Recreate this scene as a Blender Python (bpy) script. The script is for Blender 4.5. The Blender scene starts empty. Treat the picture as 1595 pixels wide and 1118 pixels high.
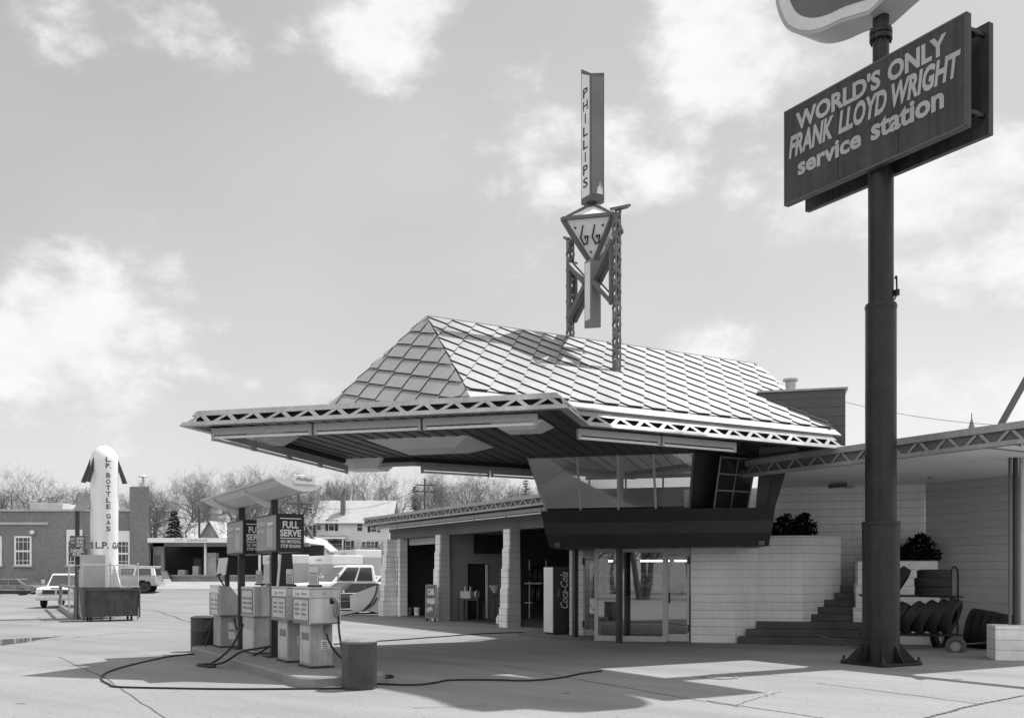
import bpy, bmesh, math, random
from math import sin, cos, tan, pi, radians, sqrt, atan2
from mathutils import Vector, Matrix
random.seed(7)
scene = bpy.context.scene
C = scene.collection
# ---------------------------------------------------------------- measured camera
H = 1.62; F = 1528.0; CX = 797.0; HY = 896.0
def atY(px, py, Y): return ((px-CX)/F*Y, Y, H+(HY-py)/F*Y)
def gr(px, py, z=0.0):
    Y = F*(H-z)/(py-HY); return ((px-CX)/F*Y, Y, z)
U = (sin(radians(60)), cos(radians(60))); R = (U[1], -U[0]); V = (-U[1], U[0])
AB = (sin(radians(105)), cos(radians(105))); AD = (sin(radians(15)), cos(radians(15)))
AX, AY = -5.71, 17.15
def P(s, p, z=0.0): return (AX+U[0]*s+R[0]*p, AY+U[1]*s+R[1]*p, z)
def lerp(a, b, t): return tuple(x+(y-x)*t for x, y in zip(a, b))
def onray(o, d, px):
    """parameter t where the plan line o+t*d meets the pixel column px"""
    k = (px-CX)/F
    return (k*o[1]-o[0])/(d[0]-k*d[1])
def sstep(t):
    t = max(0, min(1, t)); return t*t*(3-2*t)
# ---------------------------------------------------------------- materials
MATS = {}
def mat(name, v, rough=.65, var=.12, scale=1.2, fine=.08, fscale=28, spec=.3, metal=0.0,
        lines=None, bump=0.0, emit=0.0, brick=None, coat=0.0, streak=0.0, planks=None, stains=0.0, spots=0.0):
    if name in MATS: return MATS[name]
    m = bpy.data.materials.new(name); m.use_nodes = True
    nt = m.node_tree; N = nt.nodes; L = nt.links
    b = N['Principled BSDF']
    b.inputs['Roughness'].default_value = rough
    b.inputs['Specular IOR Level'].default_value = spec
    b.inputs['Metallic'].default_value = metal
    b.inputs['Coat Weight'].default_value = coat
    geo = N.new('ShaderNodeNewGeometry')
    def math_(op, a, c=None, clamp=False):
        n = N.new('ShaderNodeMath'); n.operation = op; n.use_clamp = clamp
        for i, x in enumerate((a, c)):
            if x is None: continue
            if isinstance(x, (int, float)): n.inputs[i].default_value = x
            else: L.new(x, n.inputs[i])
        return n.outputs[0]
    def noise(sc, det=4, vec=None, rg=.55):
        n = N.new('ShaderNodeTexNoise'); n.inputs['Scale'].default_value = sc
        n.inputs['Detail'].default_value = det; n.inputs['Roughness'].default_value = rg
        L.new(vec or geo.outputs['Position'], n.inputs['Vector']); return n.outputs['Fac']
    def remap(x, a, c, d, e):
        n = N.new('ShaderNodeMapRange'); n.inputs[1].default_value = a; n.inputs[2].default_value = c
        n.inputs[3].default_value = d; n.inputs[4].default_value = e; L.new(x, n.inputs[0]); return n.outputs[0]
    n1 = noise(scale)
    val = remap(n1, .3, .7, v*(1-var), v*(1+var))
    n2 = noise(fscale, 3)
    val = math_('MULTIPLY', val, remap(n2, .3, .7, 1-fine, 1+fine))
    if stains:
        n3 = noise(scale*.37, 6, rg=.7)
        val = math_('MULTIPLY', val, remap(n3, .56, .72, 1, 1-stains))
    if spots:                                   # oil drips, grit and broad worn lanes on paving
        vo = N.new('ShaderNodeTexVoronoi'); vo.inputs['Scale'].default_value = 1.15; L.new(geo.outputs['Position'], vo.inputs['Vector'])
        rr_ = N.new('ShaderNodeSeparateColor'); L.new(vo.outputs['Color'], rr_.inputs[0])
        lim = remap(rr_.outputs[0], .45, 1, 0, .11)
        dot = remap(math_('SUBTRACT', math_('ADD', vo.outputs['Distance'], math_('MULTIPLY', noise(30, 3), .05)), lim), .0, .035, 1-spots, 1)
        val = math_('MULTIPLY', val, dot)
        v2 = N.new('ShaderNodeTexVoronoi'); v2.inputs['Scale'].default_value = 9; L.new(geo.outputs['Position'], v2.inputs['Vector'])
        r2_ = N.new('ShaderNodeSeparateColor'); L.new(v2.outputs['Color'], r2_.inputs[0])
        val = math_('MULTIPLY', val, remap(math_('SUBTRACT', v2.outputs['Distance'], remap(r2_.outputs[0], .55, 1, 0, .2)), 0, .05, 1-spots*.8, 1))
        ln = N.new('ShaderNodeVectorMath'); ln.operation = 'MULTIPLY'; mp_ = N.new('ShaderNodeMapping'); mp_.inputs['Rotation'].default_value = (0, 0, radians(38))
        L.new(geo.outputs['Position'], mp_.inputs[0]); L.new(mp_.outputs[0], ln.inputs[0]); ln.inputs[1].default_value = (.09, .9, 0)
        val = math_('MULTIPLY', val, remap(noise(1.0, 5, ln.outputs[0], .6), .35, .68, 1.10, .86))
        val = math_('MULTIPLY', val, remap(noise(75, 2), .3, .7, .9, 1.1))
    if streak:
        sep = N.new('ShaderNodeVectorMath'); sep.operation = 'MULTIPLY'
        L.new(geo.outputs['Position'], sep.inputs[0]); sep.inputs[1].default_value = (9, 9, .5)
        val = math_('MULTIPLY', val, remap(noise(1, 4, sep.outputs[0]), .35, .7, 1, 1-streak))
    hgt = None
    if lines or planks:
        sp = N.new('ShaderNodeSeparateXYZ'); L.new(geo.outputs['Position'], sp.inputs[0])
    if lines:                                   # horizontal mortar joints: (spacing, width, factor)
        wob = math_('MULTIPLY', noise(.8, 2), .012)
        fr = math_('FRACT', math_('DIVIDE', math_('ADD', sp.outputs[2], wob), lines[0]))
        msk = math_('LESS_THAN', fr, lines[1]/lines[0])
        brk = math_('MULTIPLY', msk, remap(noise(2.3, 3), .3, .55, .5, 1))
        val = math_('MULTIPLY', val, math_('SUBTRACT', 1, math_('MULTIPLY', brk, 1-lines[2])))
        # courses vary a little in tone
        wn = N.new('ShaderNodeTexWhiteNoise'); wn.noise_dimensions = '1D'
        L.new(math_('FLOOR', math_('DIVIDE', math_('ADD', sp.outputs[2], wob), lines[0])), wn.inputs['W'])
        val = math_('MULTIPLY', val, remap(wn.outputs['Value'], 0, 1, .965, 1.03))
    if planks:                                  # boards: (dirx, diry, spacing, factor)
        dd = math_('ADD', math_('MULTIPLY', sp.outputs[0], planks[0]), math_('MULTIPLY', sp.outputs[1], planks[1]))
        q = math_('DIVIDE', dd, planks[2])
        msk = math_('LESS_THAN', math_('FRACT', q), .09)
        val = math_('MULTIPLY', val, math_('SUBTRACT', 1, math_('MULTIPLY', msk, 1-planks[3])))
        wn = N.new('ShaderNodeTexWhiteNoise'); wn.noise_dimensions = '1D'; L.new(math_('FLOOR', q), wn.inputs['W'])
        val = math_('MULTIPLY', val, remap(wn.outputs['Value'], 0, 1, .75, 1.25))
    if brick:
        sp2 = N.new('ShaderNodeSeparateXYZ'); L.new(geo.outputs['Position'], sp2.inputs[0])
        cb = N.new('ShaderNodeCombineXYZ')
        L.new(math_('ADD', sp2.outputs[0], sp2.outputs[1]), cb.inputs[0]); L.new(sp2.outputs[2], cb.inputs[1])
        bt = N.new('ShaderNodeTexBrick'); L.new(cb.outputs[0], bt.inputs['Vector'])
        bt.inputs['Scale'].default_value = brick; bt.inputs['Mortar Size'].default_value = .018
        bt.inputs['Color1'].default_value = (.8, .8, .8, 1); bt.inputs['Color2'].default_value = (1.15, 1.15, 1.15, 1)
        bt.inputs['Mortar'].default_value = (1.5, 1.5, 1.5, 1)
        val = math_('MULTIPLY', val, bt.outputs['Color'])
    L.new(val, b.inputs['Base Color'])
    if bump:
        bn = N.new('ShaderNodeBump'); bn.inputs['Strength'].default_value = bump; bn.inputs['Distance'].default_value = .02
        L.new(n2, bn.inputs['Height']); L.new(bn.outputs[0], b.inputs['Normal'])
    if rough > .05:
        L.new(remap(n1, .3, .7, max(.03, rough-.06), min(1, rough+.06)), b.inputs['Roughness'])
    if emit:
        b.inputs['Emission Color'].default_value = (1, 1, 1, 1); b.inputs['Emission Strength'].default_value = emit
    MATS[name] = m; return m
def glass(name, tint=.8, refl=1.0, ior=1.5):
    if name in MATS: return MATS[name]
    m = bpy.data.materials.new(name); m.use_nodes = True
    nt = m.node_tree; N = nt.nodes; L = nt.links
    N.remove(N['Principled BSDF'])
    t = N.new('ShaderNodeBsdfTransparent'); t.inputs[0].default_value = (tint, tint, tint, 1)
    g = N.new('ShaderNodeBsdfGlossy'); g.inputs['Roughness'].default_value = .015
    g.inputs['Color'].default_value = (refl, refl, refl, 1)
    f = N.new('ShaderNodeFresnel'); f.inputs['IOR'].default_value = ior
    nz = N.new('ShaderNodeTexNoise'); nz.inputs['Scale'].default_value = .9
    geo = N.new('ShaderNodeNewGeometry'); L.new(geo.outputs['Position'], nz.inputs['Vector'])
    bp = N.new('ShaderNodeBump'); bp.inputs['Strength'].default_value = .03; L.new(nz.outputs['Fac'], bp.inputs['Height'])
    L.new(bp.outputs[0], g.inputs['Normal'])
    mx = N.new('ShaderNodeMixShader'); L.new(f.outputs[0], mx.inputs[0]); L.new(t.outputs[0], mx.inputs[1]); L.new(g.outputs[0], mx.inputs[2])
    L.new(mx.outputs[0], N['Material Output'].inputs['Surface'])
    MATS[name] = m; return m
# ---------------------------------------------------------------- mesh builder
def vadd(a, b): return (a[0]+b[0], a[1]+b[1], a[2]+b[2])
def vmul(a, k): return (a[0]*k, a[1]*k, a[2]*k)
FONT = {}
def font_mesh(s, shear=0, off=0.0):
    key = (s, shear, off)
    if key in FONT: return FONT[key]
    cu = bpy.data.curves.new('t', 'FONT'); cu.body = s; cu.shear = shear; cu.offset = off; cu.resolution_u = 3
    o = bpy.data.objects.new('t', cu); C.objects.link(o)
    bpy.context.view_layer.update()
    me = bpy.data.meshes.new_from_object(o.evaluated_get(bpy.context.evaluated_depsgraph_get()))
    vs = [tuple(v.co) for v in me.vertices]; fs = [tuple(p.vertices) for p in me.polygons]
    bpy.data.meshes.remove(me); bpy.data.objects.remove(o); bpy.data.curves.remove(cu)
    x0 = min(v[0] for v in vs); x1 = max(v[0] for v in vs); y0 = min(v[1] for v in vs); y1 = max(v[1] for v in vs)
    FONT[key] = ([((v[0]-x0)/(x1-x0), (v[1]-y0)/(y1-y0)) for v in vs], fs, (x1-x0)/(y1-y0)); return FONT[key]
class MB:
    def __init__(self): self.v = []; self.f = []
    def add(self, vs, fs):
        n = len(self.v); self.v += [tuple(v) for v in vs]; self.f += [tuple(i+n for i in f) for f in fs]; return self
    def pp(self, o, a, b, c):                   # parallelepiped
        a, b, c, o = map(Vector, (a, b, c, o))
        vs = [o, o+a, o+a+b, o+b, o+c, o+a+c, o+a+b+c, o+b+c]
        return self.add(vs, [(0,3,2,1), (4,5,6,7), (0,1,5,4), (1,2,6,5), (2,3,7,6), (3,0,4,7)])
    def bx(self, c, lx, ly, lz, yaw=0.0):       # centre of the base
        a = Vector((cos(yaw)*lx, sin(yaw)*lx, 0)); b = Vector((-sin(yaw)*ly, cos(yaw)*ly, 0))
        return self.pp(Vector(c)-a/2-b/2, a, b, (0, 0, lz))
    def ext(self, poly, vec):
        n = len(poly); p2 = [vadd(p, vec) for p in poly]
        return self.add(list(poly)+p2, [tuple(range(n))[::-1], tuple(range(n, 2*n))] + [(i, (i+1) % n, n+(i+1) % n, n+i) for i in range(n)])
    def pr(self, poly2, z0, z1): return self.ext([(x, y, z0) for x, y in poly2], (0, 0, z1-z0))
    def hull2(self, pa, pb):                    # loft of two equal rings with caps
        n = len(pa)
        return self.add(list(pa)+list(pb), [tuple(range(n))[::-1], tuple(range(n, 2*n))] + [(i, (i+1) % n, n+(i+1) % n, n+i) for i in range(n)])
    def face(self, poly): return self.add(poly, [tuple(range(len(poly)))])
    def bar(self, a, b, w, h, up=(0, 0, 1)):
        a = Vector(a); b = Vector(b); d = (b-a); dn = d.normalized(); upv = Vector(up)
        s = dn.cross(upv)
        if s.length < 1e-4: s = dn.cross(Vector((0, 1, 0)))
        s.normalize(); t = s.cross(dn)
        return self.pp(a-s*w/2-t*h/2, d, s*w, t*h)
    def tube(self, pts, r, n=8, cap=True):
        pts = [Vector(p) for p in pts]; m = len(pts)
        rr = r if isinstance(r, (list, tuple)) else [r]*m
        vs = []; prev = None
        for i, p in enumerate(pts):
            d = (pts[min(i+1, m-1)]-pts[max(i-1, 0)])
            d = d.normalized() if d.length > 1e-9 else Vector((0, 0, 1))
            if prev is None: prev = d.orthogonal().normalized()
            a = prev - d*prev.dot(d)
            a = a.normalized() if a.length > 1e-6 else d.orthogonal().normalized()
            prev = a; b = d.cross(a)
            for k in range(n):
                an = 2*pi*k/n; vs.append(p+(a*cos(an)+b*sin(an))*rr[i])
        fs = [(i*n+k, i*n+(k+1) % n, (i+1)*n+(k+1) % n, (i+1)*n+k) for i in range(m-1) for k in range(n)]
        if cap: fs += [tuple(range(n))[::-1], tuple(range((m-1)*n, m*n))]
        return self.add(vs, fs)
    def lathe(self, prof, c, n=24, axis=(0, 0, 1), closed=False, ph=0.0):
        ax = Vector(axis).normalized(); a = ax.orthogonal().normalized(); b = ax.cross(a); c = Vector(c); m = len(prof)
        if abs(ax.z) > .99: a = Vector((1, 0, 0)); b = Vector((0, 1, 0))
        vs = [c+ax*z+(a*cos(2*pi*k/n+ph)+b*sin(2*pi*k/n+ph))*r for r, z in prof for k in range(n)]
        fs = [(i*n+k, i*n+(k+1) % n, (i+1)*n+(k+1) % n, (i+1)*n+k) for i in range(m-1) for k in range(n)]
        if closed: fs += [((m-1)*n+k, (m-1)*n+(k+1) % n, (k+1) % n, k) for k in range(n)]
        else: fs += [tuple(range(n))[::-1], tuple(range((m-1)*n, m*n))]
        return self.add(vs, fs)
    def cyl(self, c, r, h, n=20): return self.lathe([(r, 0), (r, h)], c, n)
    def text(self, s, o, right, up, w, h, shear=0, off=0.0, thick=.004):
        """fit s in the box w x h whose lower left corner is o; raised by thick along right x up"""
        uv, fs, asp = font_mesh(s, shear, off)
        r = Vector(right).normalized(); u = Vector(up).normalized(); nn = r.cross(u); o = Vector(o)+nn*thick
        return self.add([o+r*(x*w)+u*(y*h) for x, y in uv], fs)
    def strip(self, pts, w, nrm, thick=.004):   # flat ribbon through pts lying in a plane
        nn = Vector(nrm).normalized(); pts = [Vector(p)+nn*thick for p in pts]
        for a, b in zip(pts[:-1], pts[1:]):
            d = (b-a).normalized(); s = nn.cross(d)*w/2
            self.add([a-s-d*w/2, b-s+d*w/2, b+s+d*w/2, a+s-d*w/2], [(0, 1, 2, 3)])
        return self
    def build(self, name, m, parent=None, smooth=False, bevel=0.0, recalc=True):
        root = parent; off = Vector((0, 0, 0))
        while root is not None:
            off += root.location; root = root.parent
        me = bpy.data.meshes.new(name)
        me.from_pydata([tuple(Vector(v)-off) for v in self.v], [], self.f)
        if recalc and self.f:
            bm = bmesh.new(); bm.from_mesh(me); bmesh.ops.recalc_face_normals(bm, faces=bm.faces); bm.to_mesh(me); bm.free()
        me.materials.append(m)
        if smooth:
            for p in me.polygons: p.use_smooth = True
            try: me.set_sharp_from_angle(angle=radians(40))
            except Exception: pass
        o = bpy.data.objects.new(name, me); C.objects.link(o)
        if parent is not None: o.parent = parent
        if bevel:
            bv = o.modifiers.new('Bevel', 'BEVEL'); bv.width = bevel; bv.segments = 2; bv.limit_method = 'ANGLE'; bv.harden_normals = False
        return o
def tag(o, label=None, cat=None, group=None, kind=None):
    if label: o['label'] = label
    if cat: o['category'] = cat
    if group: o['group'] = group
    if kind: o['kind'] = kind
    return o
def thing(name, label, cat, loc=(0, 0, 0), rz=0.0, group=None):
    o = bpy.data.objects.new(name, None); C.objects.link(o); o.empty_display_size = .2
    o.location = loc; o.rotation_euler = (0, 0, rz); return tag(o, label, cat, group)
def dup(root, loc, rz=None, label=None, group=None, scale=None, rot=None):
    def cp(o, par):
        c = o.copy(); C.objects.link(c)
        if par is not None: c.parent = par
        for ch in list(o.children): cp(ch, c)
        return c
    r = cp(root, None); r.location = loc
    if rz is not None: r.rotation_euler = (0, 0, rz)
    if rot is not None: r.rotation_euler = rot
    if scale: r.scale = (scale,)*3 if isinstance(scale, (int, float)) else scale
    if label: r['label'] = label
    if group: r['group'] = group
    return r
def spline(pts, k=8):
    pts = [Vector(p) for p in pts]; out = []
    for i in range(len(pts)-1):
        p0 = pts[max(i-1, 0)]; p1 = pts[i]; p2 = pts[i+1]; p3 = pts[min(i+2, len(pts)-1)]
        for j in range(k):
            t = j/k
            out.append(.5*((2*p1)+(-p0+p2)*t+(2*p0-5*p1+4*p2-p3)*t*t+(-p0+3*p1-3*p2+p3)*t**3))
    return out+[pts[-1]]
# ---------------------------------------------------------------- shared materials
M_conc = mat('concrete_apron', .228, .8, .07, .35, .10, 22, .25, stains=.26, spots=.5)
M_asph = mat('asphalt_lot', .208, .85, .10, .22, .14, 30, .2, stains=.3, spots=.5)
M_walk = mat('sidewalk_concrete', .28, .8, .1, .6, .08)
M_joint = mat('joint_tar', .10, .9)
M_roof = mat('patina_roof', .315, .44, .07, .9, .05, 20, .35, metal=.3, streak=.12, stains=.08)
M_fasc = mat('patina_fascia', .33, .42, .16, 1.4, .10, 18, .35, metal=.3, streak=.15)
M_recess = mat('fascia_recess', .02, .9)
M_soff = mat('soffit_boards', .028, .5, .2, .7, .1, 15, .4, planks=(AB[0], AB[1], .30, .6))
M_white = mat('white_block', .78, .75, .07, .9, .06, 25, .25, lines=(.196, .013, .42), stains=.28, bump=.2, streak=.10)
M_whitep = mat('white_plaster', .74, .8, .05, .5, .03, 20, .2, stains=.08)
M_band = mat('dark_red_band', .030, .5, .25, .8, .12, 14, .4, streak=.2)
M_band2 = mat('dark_red_band_light', .055, .55, .15, 1, .1, 14, .35)
M_lintel = mat('red_lintel', .13, .6, .12, 1, .06, 14, .3)
M_frame = mat('aluminium_frame', .45, .4, .1, 3, .05, 20, .5)
M_dkm = mat('dark_metal', .028, .45, .2, 3, .15, 20, .4)
M_blk = mat('black_rubber', .02, .6, .2, 5, .15, 40, .3)
M_hose = mat('hose_rubber', .018, .5)
M_stair = mat('red_stair', .085, .75, .28, 1.5, .12, 25, .25)
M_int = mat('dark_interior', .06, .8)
M_int2 = mat('grey_interior_wall', .17, .8, .12, .6, .05, lines=(.196, .012, .7))
M_tubeW = mat('white_tube', .75, .3, .03)
M_fixt = mat('fixture_enamel', .42, .45, .08)
M_panel = mat('milk_plastic_panel', .7, .35, .05, 2, .03)
M_glass = glass('window_glass', .92, 1.0, 2.9)
M_glass2 = glass('store_glass', .8, 1.0, 3.1)
M_textW = mat('white_lettering', .72, .5, .04)
M_textK = mat('black_lettering', .02, .5, .05)
M_lamp = mat('lit_fluorescent', .8, .5, 0, emit=2.2)
M_pole = mat('dark_painted_pole', .017, .38, .4, 2.5, .2, 12, .28, streak=.25)
M_signf = mat('sign_face', .056, .55, .25, 1.2, .1, 10, .3, streak=.42, stains=.2)
M_brick = mat('dark_brick', .18, .85, .1, .4, .08, 6, .2, brick=3.2)
M_wall = mat('white_clapboard', .62, .7, .05, .4, .03, 10, .2, lines=(.16, .02, .8))
M_shing = mat('grey_shingle', .36, .85, .1, .8, .12, 8)
M_win = mat('window_dark', .03, .12, .2, .5, .05, 8, .6)
M_bark = mat('bare_bark', .085, .9, .2, 3)
M_twig = mat('bare_twig', .13, .9, .2, 3)
M_fir = mat('conifer_green', .045, .8, .3, 2)
M_leaf = mat('dark_shrub_leaf', .010, .8, .35, 6, spec=.1)
M_grass = mat('dry_hillside', .2, .9, .2, .08, .15, 2)
M_tyre = mat('tyre_rubber', .022, .65, .2, 6, .2, 40, .3)
M_rim = mat('wheel_rim', .45, .35, .1, 5, .1, 20, .5)
M_chrome = mat('chrome_trim', .6, .2, .05, 3, .05, 20, .6, metal=.8)
M_carw = mat('white_car_paint', .72, .25, .04, 2, .03, 20, .5, coat=.4)
M_carg = mat('grey_car_paint', .3, .25, .06, 2, .03, 20, .5, coat=.4)
M_card = mat('dark_car_paint', .07, .25, .06, 2, .03, 20, .5, coat=.4)
M_carglass = mat('car_window', .05, .08, .1, 1, 0, 10, .7)
# light levels
SKY_GAIN, SKY_LVL, HAZE_ADD, CLOUD_LO, CLOUD_HI, SKY_STRENGTH, SUN_E, EXPOSURE = .6, .05, .45, 6.2, 6.8, .10, 4.35, 0.5
BACK_FILL = 9.8  # level of the unseen bank added behind the camera to fill shade
# ================================================================ GROUND
def gz(X, Y):
    rise = 1.15*sstep((Y-52)/26)*max(sstep((X+38)/11), sstep((Y-73)/5))
    hill = 3.4*sstep((Y-85)/60) + 14*sstep((Y-150)/180)
    return rise+hill
def sheet(name, xs, ys, dz, m):
    mb = MB(); nx = len(xs)
    mb.add([(x, y, gz(x, y)+dz) for y in ys for x in xs],
           [(j*nx+i, j*nx+i+1, (j+1)*nx+i+1, (j+1)*nx+i) for j in range(len(ys)-1) for i in range(nx-1)])
    return tag(mb.build(name, m), kind='structure')
def fr(a, b, n): return [a+(b-a)*i/n for i in range(n+1)]
sheet('ground', [-900, -400, -200]+fr(-120, 60, 60)+[120, 300, 900], [-300, -60, 0, 20, 40]+fr(48, 90, 28), 0, M_asph)
sheet('hillside', [-1500, -700, -350]+fr(-220, 160, 38)+[300, 600, 1500], fr(90, 340, 40)+[600, 1200, 2500], 0, M_grass)
sheet('sidewalk', fr(-27.9, 4, 18), fr(66.5, 77.5, 12), .02, M_walk)
# concrete apron of the station, a thin sheet on the asphalt
a0 = gr(0, 1026); a1 = gr(300, 1012)
d = (a1[0]-a0[0], a1[1]-a0[1]); 
pA = (a0[0]-d[0]*6, a0[1]-d[1]*6); pB = (a1[0], a1[1]); gL = P(8.4, -21.5)
mb = MB().face([(-60, -20, .004), (45, -20, .004), (45, 60, .004), (4, 42, .004), (gL[0], gL[1], .004), (pB[0], pB[1], .004), (pA[0], pA[1], .004)])
tag(mb.build('concrete_apron', M_conc), kind='structure')
def crack(name, pts, w=.025, wob=.02, m=M_joint):
    mb = MB(); g = [gr(*p) for p in pts]; pl = []
    for a, b in zip(g[:-1], g[1:]):
        for k in range(10):
            q = lerp(a, b, k/10); pl.append((q[0]+random.uniform(-wob, wob), q[1]+random.uniform(-wob, wob), .008))
    pl.append((g[-1][0], g[-1][1], .008))
    mb.strip(pl, w, (0, 0, 1), 0); return tag(mb.build(name, m), kind='structure')
crack('pavement_joint', [(92, 1023), (165, 1057), (255, 1117), (300, 1150)], .022)
crack('pavement_joint', [(775, 1034), (900, 1058), (1060, 1086), (1150, 1101)], .022)
crack('pavement_joint', [(1101, 1091), (1272, 1117), (1330, 1127)], .022)
crack('pavement_joint', [(1272, 1064), (1400, 1080), (1528, 1097)], .022)
crack('pavement_joint', [(600, 1018), (720, 1036), (810, 1052)], .02)
crack('pavement_joint', [(1425, 1123), (1510, 1100), (1595, 1083)], .05, .01)
crack('pavement_crack', [(0, 1004), (90, 995), (200, 985), (300, 984)], .03, .09)
crack('pavement_crack', [(150, 940), (250, 952), (300, 970)], .06, .12)
crack('pavement_crack', [(380, 1034), (455, 1040), (520, 1048)], .012, .05)
crack('pavement_crack', [(1150, 1098), (1182, 1086), (1215, 1078)], .015, .04)
crack('pavement_crack', [(640, 1103), (690, 1101), (760, 1098)], .012, .04)
mb = MB(); pts = []
for px_, py_ in [(-60, 1001), (-20, 996), (30, 994), (62, 992), (98, 990), (62, 995), (28, 1001), (-20, 1007)]: 
    q = gr(px_, py_, .006); pts.append((q[0], q[1], .006))
tag(MB().face(pts).build('puddle', mat('puddle_water', .06, .06, .1, 1, 0, 5, .6)), kind='structure')
mh = gr(1120, 1055)
t = thing('manhole_cover', 'round iron manhole cover set in the concrete in front of the entrance stairs', 'manhole', (mh[0], mh[1], .005))
MB().lathe([(.0, .012), (.22, .012), (.235, .0)], mh, 28).build('lid', mat('iron_lid', .26, .7), t)
MB().lathe([(.24, .0), (.24, .018), (.30, .018), (.30, 0)], mh, 28, closed=True).build('ring', mat('iron_ring', .2, .7), t)
# ================================================================ STATION BUILDING
ST = thing('service_station', 'cantilevered station with diamond canopy, tiled hip roof, glass lounge and three garage bays', 'building', P(10.4, -2))
# --- canopy outline in (s, p)
Apt = (0.0, 0.0); Bpt = (4.72, 4.85); B2 = (6.0, 3.57); Cpt = (12.4, 3.58)
Dpt = (4.72, -4.85); D2 = (6.0, -3.57); Ept = (12.4, -3.58)
OUT = [Apt, Bpt, B2, Cpt, Ept, D2, Dpt]
def inset(poly, d):
    """offset a plan polygon inwards (positive d) - polygons listed with A,B,B2,.. order"""
    n = len(poly); area = sum(poly[i][0]*poly[(i+1) % n][1]-poly[(i+1) % n][0]*poly[i][1] for i in range(n)); sg = 1 if area > 0 else -1
    out = []
    for i in range(n):
        p0, p1, p2 = poly[i-1], poly[i], poly[(i+1) % n]
        e1 = Vector((p1[0]-p0[0], p1[1]-p0[1])).normalized(); e2 = Vector((p2[0]-p1[0], p2[1]-p1[1])).normalized()
        n1 = Vector((-e1.y, e1.x))*sg; n2 = Vector((-e2.y, e2.x))*sg
        b = (n1+n2); k = d/max(.25, (1+n1.dot(n2))); out.append((p1[0]+b.x*k, p1[1]+b.y*k))
    return out
def pl3(poly, z): return [P(s, p, z) for s, p in poly]
ZB, ZT = 4.22, 4.51
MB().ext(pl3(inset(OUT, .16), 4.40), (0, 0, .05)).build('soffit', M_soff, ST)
MB().ext(pl3(inset(OUT, .2), 4.452), (0, 0, .035)).build('canopy_deck', M_roof, ST)
def fo(z): return -.05+(z-ZB)/(ZT-ZB)*.19          # the fascia leans inwards towards the top
def ringboard(mb, z0, z1, out, th):
    """sloped band between z0 and z1, its face `out` proud of the fascia plane"""
    o0, o1 = inset(OUT, fo(z0)-out), inset(OUT, fo(z1)-out); i0, i1 = inset(OUT, fo(z0)+th), inset(OUT, fo(z1)+th); n = len(OUT)
    for k in range(n):
        j = (k+1) % n
        mb.hull2([P(*o0[k], z0), P(*o0[j], z0), P(*i0[j], z0), P(*i0[k], z0)], [P(*o1[k], z1), P(*o1[j], z1), P(*i1[j], z1), P(*i1[k], z1)])
mb = MB(); ringboard(mb, ZB, ZB+.075, .03, .12); mb.build('lower_fascia_board', M_fasc, ST)
mb = MB(); ringboard(mb, ZT-.10, ZT, .0, .12); mb.build('upper_fascia_board', M_fasc, ST)
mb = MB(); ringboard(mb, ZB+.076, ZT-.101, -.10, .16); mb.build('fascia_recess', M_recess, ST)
def straps(mb, a, b, z0, z1, cell, w=.12, th=.02, lean=0.0):
    """zigzag of broad flat straps along an eave edge"""
    a = Vector(a); b = Vector(b); d = (b-a); L_ = d.length; dn = d/L_; n = max(1, round(L_/cell)); c = L_/n
    nrm = Vector((dn.y, -dn.x, 0)); up_ = Vector((0, 0, 1))
    for k in range(n):
        for (xb, xt) in ((.03, .34), (.76, .47)):
            q0 = a+dn*(c*(k+xb)); q1 = a+dn*(c*(k+xt)); ww = dn*w
            p0 = q0+up_*(z0-q0.z); p1 = q1+up_*(z1-q1.z)-nrm*lean
            mb.ext([p1, p1+ww, p0+ww, p0], tuple(nrm*th))
mb = MB(); oo = inset(OUT, fo(ZB+.075)+.006)
for k in range(7): straps(mb, P(*oo[k]), P(*oo[(k+1) % 7]), ZB+.076, ZT-.102, .53, .10, .012, .19*(.115/.29))
mb.build('fascia_strap', M_fasc, ST)
# --- tiled roof planes
def clip(poly, clp):
    def inside(p, a, b): return (b[0]-a[0])*(p[1]-a[1])-(b[1]-a[1])*(p[0]-a[0]) >= -1e-9
    out = poly
    n = len(clp); ar = sum(clp[i][0]*clp[(i+1) % n][1]-clp[(i+1) % n][0]*clp[i][1] for i in range(n))
    if ar < 0: clp = clp[::-1]
    for i in range(n):
        a, b = clp[i], clp[(i+1) % n]; inp = out; out = []
        for j in range(len(inp)):
            p, q = inp[j-1], inp[j]; ip, iq = inside(p, a, b), inside(q, a, b)
            if ip != iq:
                d1 = (b[0]-a[0])*(p[1]-a[1])-(b[1]-a[1])*(p[0]-a[0]); d2 = (b[0]-a[0])*(q[1]-a[1])-(b[1]-a[1])*(q[0]-a[0])
                t_ = d1/(d1-d2); out.append((p[0]+(q[0]-p[0])*t_, p[1]+(q[1]-p[1])*t_))
            if iq: out.append(q)
        if len(out) < 3: return []
    return out
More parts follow.
